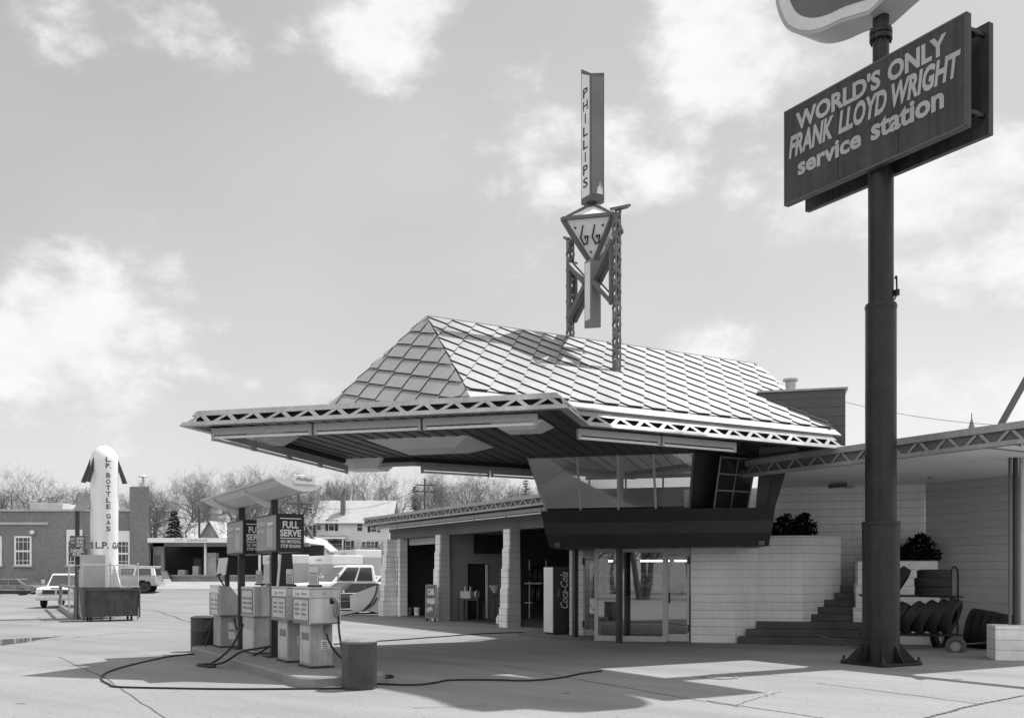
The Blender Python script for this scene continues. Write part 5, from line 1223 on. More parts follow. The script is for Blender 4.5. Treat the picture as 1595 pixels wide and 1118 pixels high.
# ================================================================ VEHICLES (x forward, y left, z up in own frame)
def wheel(t, x, y, r=.34, w=.2, rimr=.2):
    s_ = 1 if y > 0 else -1
    wl_ = MB().lathe([(rimr, -w/2), (r-.04, -w/2), (r, -w*.35), (r, w*.35), (r-.04, w/2), (rimr, w/2)], (x, y, r), 24, (0, s_, 0)).build('wheel', M_tyre, t, smooth=True)
    MB().lathe([(0, w*.42), (.07, w*.45), (.08, w*.36), (rimr-.03, w*.36), (rimr+.005, w*.52), (rimr+.01, w*.3), (0, w*.2)], (x, y, r), 20, (0, s_, 0)).build('rim', M_rim, wl_, smooth=True)
def body(t, prof, w, m, nm='body', bev=.05, y=0, taper=0.0):
    # crowned body: the side profile is carried across the width in slices that draw in at the flanks
    x0, x1 = min(x for x, z in prof), max(x for x, z in prof); z0, z1 = min(z for x, z in prof), max(z for x, z in prof); xm, zm = (x0+x1)/2, z0+(z1-z0)*.42
    vs = []; n = len(prof); sl = [(-1, .90, .965), (-.985, .95, .985), (-.94, .985, .995), (-.6, 1.0, 1.0), (0, 1.03, 1.005), (.6, 1.0, 1.0), (.94, .985, .995), (.985, .95, .985), (1, .90, .965)]
    for f, kz, kx in sl: vs += [(xm+(x-xm)*kx, f*w/2, zm+(z-zm)*(kz if z > zm else min(1, kz+.02))) for x, z in prof]
    fs = [tuple(range(n))[::-1], tuple(range((len(sl)-1)*n, len(sl)*n))]+[(i*n+k, i*n+(k+1) % n, (i+1)*n+(k+1) % n, (i+1)*n+k) for i in range(len(sl)-1) for k in range(n)]
    return MB().add(vs, fs).build(nm, m, t, smooth=True)
def cabin(t, pts_low, pts_top, zl, zt_, wl_, wt_, m, nm='cabin'):
    x0, x1 = pts_low; x2, x3 = pts_top
    lo = [(x0, -wl_/2, zl), (x1, -wl_/2, zl), (x1, wl_/2, zl), (x0, wl_/2, zl)]; hi = [(x2, -wt_/2, zt_), (x3, -wt_/2, zt_), (x3, wt_/2, zt_), (x2, wt_/2, zt_)]
    o = MB().hull2(lo, hi).build(nm, m, t, bevel=.07)
    o.modifiers['Bevel'].segments = 3
    # windows: proud quads on the four sides
    def quad(a_, b_, c_, d_, u0, u1, v0, v1, nm_='window'):
        a_, b_, c_, d_ = map(Vector, (a_, b_, c_, d_)); n_ = (b_-a_).cross(d_-a_).normalized(); ce = (a_+b_+c_+d_)/4-Vector(((x0+x1)/2, 0, (zl+zt_)/2))
        if n_.dot(ce) < 0: n_ = -n_
        f = lambda u_, v_: (a_*(1-u_)+b_*u_)*(1-v_)+(d_*(1-u_)+c_*u_)*v_+n_*.012
        MB().face([f(u0, v0), f(u1, v0), f(u1, v1), f(u0, v1)]).build(nm_, M_carglass, t)
    quad(lo[1], lo[2], hi[2], hi[1], .06, .94, .08, .88, 'windshield')
    quad(lo[0], lo[3], hi[3], hi[0], .08, .92, .1, .85, 'rear_window')
    for i, j in ((0, 1), (3, 2)):
        quad(lo[i], lo[j], hi[j], hi[i], .10, .47, .1, .86); quad(lo[i], lo[j], hi[j], hi[i], .52, .92, .1, .86)
    return o
def detail(t, hw, zt_, seams, ztrim, zs_):
    """door seams, trim strip, handles and mirrors on both flanks"""
    for s_ in (-1, 1):
        y = s_*(hw+.004)
        for x in seams: MB().bx((x, y, .34), .018, .008, zs_-.36).build('door_seam', M_dkm, t)
        MB().bx((0, y, ztrim), 4.2, .012, .035).build('trim_strip', M_chrome, t)
        for x in seams[1:]: MB().bx((x+.14, y, zt_-.12), .14, .03, .03).build('door_handle', M_chrome, t)
        MB().bx((.78, s_*(hw+.09), zt_+.02), .05, .16, .12).build('mirror', M_chrome, t, bevel=.015)
        MB().bx((-2.4, s_*(hw-.2), ztrim), .03 if False else .28, .3, .12).build('tail_lamp', M_dkm, t)
def lights(t, x, z, ys, r=.09, m=None):
    for y_ in ys: MB().lathe([(r+.015, 0), (r+.015, .02), (r, .03), (r*.5, .045), (0, .05)], (x, y_, z), 14, (1, 0, 0)).build('headlight', m or M_chrome, t, smooth=True)
def pickup(label, mb_=M_carw, mlow=None, camper=False):
    t = thing('pickup_truck', label, 'pickup', (0, 0, 0))
    body(t, [(-2.6, .5), (-2.55, 1.05), (-.9, 1.08), (-.9, 1.05), (.9, 1.1), (2.35, 1.02), (2.5, .95), (2.52, .5), (2.0, .45), (1.95, .7), (1.75, .85), (1.3, .85), (1.1, .7), (1.05, .42), (-1.2, .42), (-1.25, .7), (-1.45, .85), (-1.9, .85), (-2.1, .7), (-2.15, .45)], 1.9, mb_)
    cabin(t, (-.75, 1.05), (-.65, .42), 1.05, 1.72, 1.76, 1.5, mb_)
    MB().bx((0, 0, .45), 4.6, 1.6, .3).build('chassis', M_blk, t)
    gr_ = MB().bx((2.515, 0, .66), .03, 1.66, .28).build('grille', M_chrome, t)
    mb = MB()
    for k in range(2): mb.bx((2.53, -.36+.72*k, .70), .03, .62, .2)
    mb.bx((2.53, 0, .97), .02, .5, .05); mb.build('grille_opening', M_dkm, gr_)
    lights(t, 2.535, .80, (-.72, .72))
    MB().bx((2.6, 0, .40), .16, 1.9, .2).build('bumper', M_chrome, t, bevel=.03); MB().bx((-2.66, 0, .42), .12, 1.8, .18).build('bumper', M_chrome, t, bevel=.03)
    for x in (1.52, -1.67):
        for y in (-.84, .84): wheel(t, x, y)
    for y in (-1.06, 1.06): MB().bx((.85, y, 1.2), .05, .16, .22).build('mirror', M_chrome, t, bevel=.02)
    detail(t, .95, 1.0, (.95, -.75), .62, 1.06)
    return t
t = pickup('pale two-tone pickup truck parked facing the camera before the brick building', M_carw)
MB().tube([(.9, -.8, 1.05), (.6, -.84, 1.95)], .008, 4).build('antenna', M_dkm, t)
q = gr(82, 947); t.location = (q[0]-.25, q[1]+2.4, 0); t.rotation_euler = (0, 0, radians(-80))
def sedan(label, m, h=1.34, low=None):
    t = thing('sedan', label, 'car', (0, 0, 0))
    body(t, [(-2.45, .35), (-2.5, .75), (-2.3, .86), (-1.2, .90), (.9, .92), (2.2, .84), (2.5, .72), (2.5, .36), (1.95, .3), (1.9, .55), (1.7, .68), (1.3, .68), (1.1, .55), (1.05, .26), (-1.05, .26), (-1.1, .55), (-1.3, .68), (-1.7, .68), (-1.9, .55), (-1.95, .3)], 1.82, m)
    cabin(t, (-1.75, .95), (-.95, .25), .89, h, 1.66, 1.3, m)
    MB().bx((0, 0, .28), 4.4, 1.5, .3).build('chassis', M_blk, t)
    MB().bx((2.51, 0, .50), .03, 1.5, .22).build('grille', M_dkm, t)
    lights(t, 2.52, .62, (-.68, -.47, .47, .68), .08)
    MB().bx((2.56, 0, .33), .14, 1.84, .16).build('bumper', M_chrome, t, bevel=.03); MB().bx((-2.55, 0, .36), .14, 1.84, .16).build('bumper', M_chrome, t, bevel=.03)
    for x in (1.5, -1.5):
        for y in (-.8, .8): wheel(t, x, y, .31, .19, .18)
    if low:
        for y in (-.915, .915): MB().bx((0, y, .30), 4.3, .012, .22).build('sill_panel', low, t)
    detail(t, .91, .88, (.95, -.15, -1.1), .55, .9)
    return t
t = sedan('grey and dark sedan partly cut by the left edge before the brick building', mat('mid_grey_paint', .16, .3), 1.36, mat('lower_dark_paint', .03, .3))
t.location = ((14-CX)/F*71, 71, gz((14-CX)/F*71, 71)-.02); t.rotation_euler = (0, 0, radians(176))
# utility wagon behind the tank
t = thing('utility_wagon', 'white roofed utility wagon parked behind the rocket tank', 'car', (0, 0, 0))
body(t, [(-2.1, .45), (-2.1, 1.05), (.75, 1.08), (2.0, 1.02), (2.05, .5), (1.75, .45), (1.7, .7), (1.5, .82), (1.1, .82), (.9, .7), (.85, .42), (-.95, .42), (-1.0, .7), (-1.2, .82), (-1.6, .82), (-1.8, .7), (-1.85, .45)], 1.75, M_carg)
cabin(t, (-2.08, .7), (-1.95, .35), 1.06, 1.66, 1.66, 1.5, M_carw); MB().bx((-.8, 0, 1.66), 2.45, 1.56, .06).build('roof', M_carw, t, bevel=.02)
MB().bx((-.1, 0, .42), 3.7, 1.4, .3).build('chassis', M_blk, t)
for x in (1.3, -1.4):
    for y in (-.78, .78): wheel(t, x, y, .34, .2, .19)
for x in (2.1, -2.2): MB().bx((x, 0, .46), .14, 1.75, .15).build('bumper', M_chrome, t, bevel=.02)
Y = 64; x_ = (196-CX)/F*Y; t.location = (x_, Y, gz(x_, Y)); t.rotation_euler = (0, 0, radians(186))
# box trucks behind the pumps
def boxtruck(label, word, m=M_carw, L_=4.2, lz=.85):
    t = thing('rental_truck', label, 'truck', (0, 0, 0))
    bx_ = MB().bx((-1.2, 0, lz), L_, 2.2, 2.05).build('cargo_box', mat('truck_grey', .40, .4), t, bevel=.04)
    MB().bx((-1.2+.1, 0, lz+2.05-.62), L_+.22, 2.24, .64).build('top_band', M_carw, t, bevel=.05)
    mb = MB()
    for s_ in (-1, 1):
        mb.text(word, (-1.2-s_*-.95*1 if s_ < 0 else -1.2+.95, 1.125*s_, lz+1.68), (1 if s_ < 0 else -1, 0, 0), (0, 0, 1), 1.3, .17, 0, .01) if False else mb.text(word, (-1.2+(-.95 if s_ < 0 else .95), 1.122*s_, lz+1.68), (1 if s_ < 0 else -1, 0, 0), (0, 0, 1), 1.3, .17, 0, .01)
    mb.text(word, (-1.2+L_/2+.222, -.8, lz+1.62), (0, 1, 0), (0, 0, 1), 1.6, .26, 0, .02)
    mb.build('lettering', mat('truck_letter', .14), bx_)
    body(t, [(.95, .5), (.95, 1.1), (2.3, 1.05), (2.45, .95), (2.45, .5), (2.2, .45), (2.1, .75), (1.5, .75), (1.4, .45)], 1.95, m)
    cabin(t, (.95, 1.75), (.95, 1.35), 1.08, 1.85, 1.85, 1.6, m)
    MB().bx((-.4, 0, .45), 5.2, 1.3, .4).build('chassis', M_blk, t)
    MB().bx((2.5, 0, .42), .12, 1.95, .2).build('bumper', M_chrome, t, bevel=.03); lights(t, 2.46, .78, (-.75, .75))
    MB().bx((2.46, 0, .68), .02, 1.2, .22).build('grille', M_dkm, t)
    for x in (1.8, -2.2):
        for y in (-.86, .86): wheel(t, x, y, .38, .24, .22)
    return t
BT = .86
t = boxtruck('rental box truck with white top band, seen just left of the nearer canopy post', 'U-HAUL')
def putv(t, px_, Y, rz): 
    x_ = (px_-CX)/F*Y; t.location = (x_, Y, gz(x_, Y)); t.rotation_euler = (0, 0, radians(rz))
putv(t, 438, 62, 118); t.scale = (BT,)*3
t2 = boxtruck('rental box truck with lettered white top band behind the pump nearest the octagonal bin', 'U-HAUL', M_carw, 4.6); putv(t2, 512, 61, 122); t2.scale = (BT,)*3
t3 = boxtruck('plain rear rental truck whose white roof shows between the lettered one and the garage', 'U-HAUL', M_carw, 4.4); putv(t3, 548, 70, 122); t3.scale = (BT,)*3
t = pickup('white pickup with a spare wheel behind the cab, parked beside the garage', M_carw); putv(t, 546, 46, 208); t.scale = (1.22,)*3
sw_ = MB().lathe([(.2, -.1), (.34, -.1), (.38, -.06), (.38, .06), (.34, .1), (.2, .1)], (-1.05, .95, 1.45), 24, (.35, .9, 0), closed=True).build('spare_wheel', M_tyre, t, smooth=True)
t = sedan('white sedan half hidden between the box truck and the pickup', M_carw, 1.42); putv(t, 508, 54, 215); t.scale = (1.1,)*3
t = sedan('dark sedan parked nose out behind the white wedge ramp', M_card, 1.36); putv(t, 544, 41.6, 216)
t = sedan('dark saloon glimpsed between the nearest pump and the white pickup', M_card, 1.4); putv(t, 527, 51, 214)
t = sedan('pale saloon whose roof shows right of the pickup by the garage corner', mat('pale_car_paint', .55, .25, coat=.4), 1.46); putv(t, 590, 52, 212); t.scale = (1.1,)*3
# white wedge box with hoses at the garage corner
q = gr(570, 953); t = thing('wedge_ramp', 'white sheet wedge with black hoses leaning by the garage end pier', 'ramp', q)
Y = 39.6; fz = lambda px_, py_, yy=Y: atY(px_, py_, yy)
MB().ext([fz(544.5, 927), fz(583, 912), fz(599, 911), fz(599, 952), fz(552, 952), fz(545, 948)], (.25, .9, 0)).build('side', mat('wedge_white', .52, .6), t)
for pts_ in ([(587, 912), (584, 925), (577, 938), (566, 950)], [(587, 930), (580, 940), (569, 948), (562, 952)]): MB().tube(spline([fz(x, y, Y-.06) for x, y in pts_]), .028, 6).build('hose', M_hose, t, smooth=True)
MB().ext([fz(520, 956), fz(556, 950), fz(560, 953), fz(530, 960)], (0, -.3, .04)).build('tongue', M_fixt, t)
t = thing('bollard', 'short dark pipe bollard in front of the garage end pier', 'bollard', gr(592, 957))
q = gr(592, 957.5); MB().lathe([(.055, 0), (.055, .55), (.03, .6), (0, .6)], q, 10).build('pipe', M_dkm, t)
# ================================================================ BRICK BUILDING AND LOADING DOCK
BY = 78.0
def bxx(px_, Y=BY): return (px_-CX)/F*Y
def bz(py_, Y=BY): return H+(HY-py_)/F*Y
t = thing('brick_building', 'long low dark brick building with white sash windows and a broad chimney', 'building', (bxx(100), BY, 1.15))
X0, X1 = -58.0, bxx(234.5); ztop = bz(796)
MB().pr([(X0, BY), (X1, BY), (X1-5.5, BY+12), (X0, BY+12)], .3, ztop).build('wall', M_brick, t)
MB().pp((X0-.1, BY-.12, ztop), (bxx(208)-X0, 0, 0), (0, .5, 0), (0, 0, .16)).build('coping', mat('stone_trim', .4), t)
MB().pp((X0, BY-.12, bz(817)), (bxx(75)-X0, 0, 0), (0, .14, 0), (0, 0, .2)).build('stone_course', mat('stone_trim', .4), t)
def sash(x0p, x1p, y0p, y1p, blank=0.0):
    x0, x1, z1, z0 = bxx(x0p), bxx(x1p), bz(y0p), bz(y1p); y = BY-.03
    f = MB()
    for a_, b_ in (((x0, y, z0), (x1, y, z0)), ((x0, y, z1), (x1, y, z1)), ((x0, y, (z0+z1-blank)/2), (x1, y, (z0+z1-blank)/2))): f.bar(a_, b_, .10, .14)
    for x in (x0+.06, x1-.06): f.bar((x, y, z0), (x, y, z1), .14, .10, up=(0, 1, 0))
    if blank: f.pp((x0, y-.02, z1-blank), (x1-x0, 0, 0), (0, .04, 0), (0, 0, blank))
    for k in (1, 2, 3): f.bar((x0+(x1-x0)*k/4, y+.01, z0), (x0+(x1-x0)*k/4, y+.01, z1-blank), .03, .04, up=(0, 1, 0))
    for k in (1, 3, 5): f.bar((x0, y+.01, z0+(z1-blank-z0)*k/6), (x1, y+.01, z0+(z1-blank-z0)*k/6), .03, .04)
    fo_ = f.build('window', M_whitep, t)
    MB().pp((x0, y+.012, z0), (x1-x0, 0, 0), (0, .012, 0), (0, 0, z1-z0-blank)).build('pane', M_win, fo_)
    MB().pp((x0-.12, BY-.16, z0-.14), (x1-x0+.24, 0, 0), (0, .16, 0), (0, 0, .13)).build('sill', mat('stone_trim', .4), fo_)
sash(22.5, 49, 836, 880); sash(-32, 2.5, 836, 880); sash(-85, -58, 836, 880); sash(104, 128, 826, 880, .85); sash(177, 202, 828, 880, .8)
cx0, cx1 = bxx(204), bxx(233.5); zc = bz(758)
MB().pr([(cx0, BY-.25), (cx1, BY-.25), (cx1-.5, BY+.9), (cx0-.5, BY+.9)], .5, zc).build('chimney', M_brick, t)
mb = MB(); mb.cyl((bxx(218), BY+.6, zc), .28, .35, 14); mb.cyl((bxx(218), BY+.6, zc+.35), .10, .5, 8); mb.lathe([(.1, .85), (.4, .85), (.1, 1.05)], (bxx(218), BY+.6, zc), 14); mb.build('flue_cap', M_fixt, t)
MB().pp((bxx(18), BY+3, ztop), (bxx(70)-bxx(18), 0, 0), (0, 3, 0), (0, 0, bz(779)-ztop)).build('rooftop_box', mat('rooftop_pale', .5), t, bevel=.03)
MB().lathe([(0, -.2), (.17, -.12), (.2, 0), (.17, .12), (0, .2)], (bxx(52), BY-.25, bz(829)), 16).build('globe_lamp', M_panel, t, smooth=True)
# loading dock
t = thing('loading_dock', 'open fronted loading dock with white fascia joined to the brick building', 'building', (bxx(330), BY+1, 1.15))
D0, D1 = X1+.02, bxx(480); DY = BY+.4; zf1, zf0 = bz(838), bz(845)
MB().pp((D0, DY-1.2, zf0), (D1-D0, 0, 0), (0, 9, 0), (0, 0, zf1-zf0)).build('roof_fascia', M_whitep, t)
mb = MB(); mb.text('14 FT   CLEARANCE', (bxx(278), DY-1.204, zf0+.08), (1, 0, 0), (0, 0, 1), bxx(327)-bxx(278), .18, 0, .0, .006); mb.build('lettering', mat('faded_black', .12), t)
mb = MB(); mb.pp((D0, DY, .8), (bxx(252)-D0, 0, 0), (0, .3, 0), (0, 0, zf0-.8)); mb.pp((D0, DY, zf0-.28), (D1-D0, 0, 0), (0, .3, 0), (0, 0, .28)); mb.build('front_wall', mat('dock_wall', .24), t)
MB().pp((D0-3.2, DY+6, .8), (D1-D0+3.2, 0, 0), (0, .2, 0), (0, 0, zf0-.8)).build('back_wall', mat('dock_dark', .05), t)
MB().pr([(D0, DY+.3), (D0+.15, DY+.3), (D0-2.9, DY+6), (D0-3.05, DY+6)], .8, zf0).build('side_wall', mat('dock_dark', .05), t)
MB().pp((bxx(315), DY-.02, 1.0), (.16, 0, 0), (0, .2, 0), (0, 0, zf0-1.0)).build('post', M_whitep, t)
MB().pp((bxx(400), DY-.02, 1.0), (.16, 0, 0), (0, .2, 0), (0, 0, zf0-1.0)).build('post', M_whitep, t)
MB().pp((bxx(270), DY-.9, .6), (D1-bxx(270), 0, 0), (0, 7, 0), (0, 0, bz(897)-.6)).build('platform', mat('dock_concrete', .22, .8, .2), t)
MB().pp((bxx(269), DY-.96, bz(897)-.01), (D1-bxx(269), 0, 0), (0, 7, 0), (0, 0, .12)).build('platform_edge', M_walk, t)
MB().pp((bxx(237.5), DY-.04, 1.0), (bxx(247)-bxx(237.5), 0, 0), (0, .05, 0), (0, 0, bz(864)-1.0)).build('door', mat('dock_door', .12), t)
mb = MB(); 
for k in range(5): mb.pp((bxx(250), DY-.9-.3*(4-k), .9), (bxx(268)-bxx(250)-.0, 0, 0), (0, .3, 0), (0, 0, .22+.13*k))
mb.ext([(bxx(249), DY-.9, 1.1), (bxx(270), DY-2.6, 1.05), (bxx(270), DY-2.6, 1.15), (bxx(252), DY-.9, 2.0), (bxx(249), DY-.9, 2.0)], (.6, 0, 0)); mb.build('steps', M_walk, t)
mb = MB()
for k in range(7): mb.tube([(bxx(236)+.16*k, DY-1.2, 1.15), (bxx(236)+.16*k, DY-1.2, 1.95)], .02, 5)
mb.tube([(bxx(236), DY-1.2, 1.95), (bxx(236)+1.0, DY-1.2, 1.95)], .03, 5); mb.build('railing', M_dkm, t)
zp = bz(897)+.115
def crate(x0p, x1p, y0p, label, m, y=DY+.6, cat='crate', nm='crate'):
    x0, x1 = bxx(x0p), bxx(x1p); z1 = bz(y0p); t_ = thing(nm, label, cat, ((x0+x1)/2, y, zp))
    c_ = MB().pp((x0, y, zp), (x1-x0, 0, 0), (0, .8, 0), (0, 0, z1-zp)).build('body', m, t_, bevel=.02)
    mb_ = MB(); n_ = 3
    for k in range(n_+1): mb_.pp((x0-.01, y-.02, zp+(z1-zp-.08)*k/n_), (x1-x0+.02, 0, 0), (0, .02, 0), (0, 0, .06))
    mb_.build('slat', m, t_)
crate(316, 330, 860, 'tall pale stacked carton tower beside the dock post', mat('pale_carton', .42, .7, .2, 2), nm='carton_stack')
crate(334, 350, 871, 'pale wide carton on the loading dock right of the tall carton tower', mat('pale_carton', .42, .7, .2, 2), nm='carton')
crate(279, 290, 868, 'tall grey cabinet at the back of the loading dock', mat('grey_cabinet', .13), DY+3)
crate(270, 281, 887, 'low pale crate at the left of the dark dock opening', mat('pale_carton', .42, .7, .2, 2))
crate(293, 302, 881, 'narrow pale crate right of the grey cabinet on the dock', mat('pale_carton', .42, .7, .2, 2))
# ================================================================ HOUSES BEHIND
def gable(t, x0, x1, y0, y1, z0, ze, zr, along='x', over=.4, wm=M_wall, rm=M_shing):
    MB().pp((x0, y0, z0), (x1-x0, 0, 0), (0, y1-y0, 0), (0, 0, ze-z0)).build('wall', wm, t)
    if along == 'x':
        ym = (y0+y1)/2; sl = (zr-ze)/((y1-y0)/2)
        MB().ext([(x0+.02, y0, ze), (x0+.02, y1, ze), (x0+.02, ym, zr-.12)], (x1-x0-.04, 0, 0)).build('gable', wm, t)
        mb_ = MB()
        for s_, yy in ((1, y0), (-1, y1)):
            mb_.ext([(x0-over, yy-s_*over, ze-over*sl), (x0-over, ym, zr), (x0-over, ym, zr+.14), (x0-over, yy-s_*over, ze-over*sl+.14)], (x1-x0+2*over, 0, 0))
    else:
        xm = (x0+x1)/2; sl = (zr-ze)/((x1-x0)/2)
        MB().ext([(x0, y0+.02, ze), (x1, y0+.02, ze), (xm, y0+.02, zr-.12)], (0, y1-y0-.04, 0)).build('gable', wm, t)
        mb_ = MB()
        for s_, xx in ((1, x0), (-1, x1)):
            mb_.ext([(xx-s_*over, y0-over, ze-over*sl), (xm, y0-over, zr), (xm, y0-over, zr+.14), (xx-s_*over, y0-over, ze-over*sl+.14)], (0, y1-y0+2*over, 0))
    return mb_.build('roof', rm, t)
def hwin(t, x, z, w_, h_, y, shut=True, n='window'):
    f = MB(); f.pp((x-w_/2-.08, y-.05, z-h_/2-.08), (w_+.16, 0, 0), (0, .06, 0), (0, 0, h_+.16)); fo_ = f.build(n, M_whitep, t)
    MB().pp((x-w_/2, y-.07, z-h_/2), (w_, 0, 0), (0, .03, 0), (0, 0, h_)).build('pane', M_win, fo_)
    MB().pp((x-w_/2-.06, y-.09, z-.03), (w_+.12, 0, 0), (0, .03, 0), (0, 0, .06)).build('sash_rail', M_whitep, fo_)
    if shut:
        mb_ = MB()
        for s_ in (-1, 1): mb_.pp((x+s_*(w_/2+.1)-(.42 if s_ < 0 else 0), y-.06, z-h_/2-.05), (.42, 0, 0), (0, .05, 0), (0, 0, h_+.1))
        mb_.build('shutter', mat('dark_shutter', .025, .7), fo_)
HYY = 140.0
hx = lambda p_: (p_-CX)/F*HYY
hz = lambda p_: H+(HY-p_)/F*HYY
t = thing('house', 'white two storey house with dark shutters and a brick chimney on its front roof slope', 'house', (hx(540), HYY, 4.6))
rf_ = gable(t, hx(494), hx(606), HYY, HYY+9, 3.5, hz(812), hz(777), 'x', .5)
MB().pp((hx(527.5), HYY+1.2, hz(803)), (hx(534.5)-hx(527.5), 0, 0), (0, .8, 0), (0, 0, hz(771)-hz(803))).build('chimney', mat('house_brick', .14, brick=3), rf_)
MB().pp((hx(478), HYY+.6, 3.5), (hx(494)-hx(478), 0, 0), (0, 7, 0), (0, 0, hz(806)-3.5)).build('side_wing', M_wall, t)
for p_, z_, ww, hh_, sh_ in ((516, 818, .75, 1.45, True), (560, 820, .7, 1.2, False), (582, 823, .75, .9, True), (516, 847, 1.1, 1.15, False), (527, 847, 1.1, 1.15, False), (542, 850, .6, 1.4, True), (566, 848, .5, .8, False), (573, 848, .5, .8, False), (580, 848, .5, .8, True), (496.5, 818, .5, 1.3, False)): hwin(t, hx(p_), hz(z_), ww, hh_, HYY, sh_)
hwin(t, hx(482), hz(795), .5, .7, HYY+.6, False); hwin(t, hx(481.5), hz(826), .5, 1.5, HYY+.6, True)
MB().ext([(hx(496), HYY-.1, hz(834)), (hx(496), HYY-1.6, hz(838.5)), (hx(496), HYY-1.6, hz(839.5)), (hx(496), HYY-.1, hz(836))], (hx(540)-hx(496), 0, 0)).build('porch_roof', M_shing, t)
mb = MB()
for p_ in (497, 511, 535): mb.pp((hx(p_), HYY-1.5, 4.0), (.18, 0, 0), (0, .18, 0), (0, 0, hz(839)-4.0))
mb.build('porch_post', M_whitep, t)
# small gabled garage left of the house, pale roofs behind the dock
GY = 105.0; gx = lambda p_: (p_-CX)/F*GY; gz_ = lambda p_: H+(HY-p_)/F*GY
t = thing('shed', 'small pale gabled shed in front of the white house', 'shed', (gx(488), GY, 2.5)); gable(t, gx(466), gx(509), GY, GY+6, 1.5, gz_(856), gz_(838), 'y', .3)
RYY = 120.0; rx = lambda p_: (p_-CX)/F*RYY; rz_ = lambda p_: H+(HY-p_)/F*RYY
t = thing('house', 'pale roofed house with a cross gable behind the loading dock', 'house', (rx(310), RYY, 3)); gable(t, rx(268), rx(372), RYY, RYY+10, 2, rz_(838), rz_(812), 'x', .4, M_wall, mat('pale_roofing', .5, .7)); gable(t, rx(317), rx(347), RYY-1.5, RYY+6, 2, rz_(838), rz_(813), 'y', .3, mat('grey_siding', .3), M_shing)
Y2 = 170.0; t = thing('house', 'tall pale house with dormer and small turret far behind the pump canopy', 'house', ((352-CX)/F*Y2, Y2, 6)); f2 = lambda p_: (p_-CX)/F*Y2; g2 = lambda p_: H+(HY-p_)/F*Y2
gable(t, f2(338), f2(372), Y2, Y2+9, 5, g2(822), g2(800), 'x', .4); MB().lathe([(1.0, 0), (1.0, 4), (1.15, 4), (0, 7)], (f2(336), Y2, g2(836)), 8).build('turret', M_shing, t)
for p_ in (344, 352): hwin(t, f2(p_), g2(829), .8, 1.3, Y2, False)
# spire of a roof beyond the wing
Y3 = 90.0; t = thing('church_steeple', 'small dark pointed steeple top showing over the wing roof at right', 'steeple', ((1513-CX)/F*Y3, Y3, 3)); q = ((1513-CX)/F*Y3, Y3, 0)
zsp = H+(HY-652)/F*Y3
MB().lathe([(.9, 3), (.9, zsp-2.2), (1.0, zsp-2.1), (.35, zsp-1.0), (.05, zsp)], q, 8).build('spire', mat('steeple_slate', .16), t)
MB().tube([(q[0], q[1], zsp), (q[0], q[1], zsp+.5)], .04, 5).build('finial', M_dkm, t)
# ================================================================ UTILITY POLES AND WIRES
def upole(px_, Y, py_top, label, arm=None, guy=None):
    x = (px_-CX)/F*Y; z0 = gz(x, Y); z1 = H+(HY-py_top)/F*Y
    t_ = thing('utility_pole', label, 'utility pole', (x, Y, z0))
    MB().tube([(x, Y, z0), (x, Y, z1)], [.16, .10], 8).build('pole', M_bark, t_)
    if arm: 
        for dz in arm: MB().bar((x-1.1, Y-.3, z1-dz), (x+1.3, Y+.3, z1-dz), .12, .14).build('crossarm', M_bark, t_)
    return t_, (x, Y, z1)
t, pk = upole(465, 95, 770, 'utility pole with crossarm and leaning brace beside the white house', (.9,))
q0 = atY(466, 800, 95); q1 = atY(503, 868, 92); MB().bar(q0, q1, .22, .22).build('brace', M_bark, t)
t, pk2 = upole(310, 100, 792, 'thin bare utility pole rising behind the loading dock')
t, pk3 = upole(243, 110, 790, 'thin utility pole just right of the brick chimney', (.5,))
t, pk4 = upole(661, 120, 745, 'utility pole far behind the garage roof', (.8, 1.6))
def wire(a_, b_, sag, label):
    pts_ = [tuple(Vector(lerp(a_, b_, k/16))-Vector((0, 0, sag*4*(k/16)*(1-k/16)))) for k in range(17)]
    tag(MB().tube(pts_, .02, 4).build('overhead_wire', M_dkm), label, 'wire')
wire((pk[0], pk[1], pk[2]-.9), (pk4[0], pk4[1], pk4[2]-.8), 1.5, 'overhead wire running from the braced pole to the pole behind the garage')
wire((pk[0]-.6, pk[1], pk[2]-.9), (pk3[0], pk3[1], pk3[2]-.5), 1.2, 'overhead wire running from the braced pole to the pole by the brick chimney')
wire(atY(1316, 626, 70), atY(1640, 665, 55), .4, 'thin overhead wire in the sky between the chimney block and the wing roof')
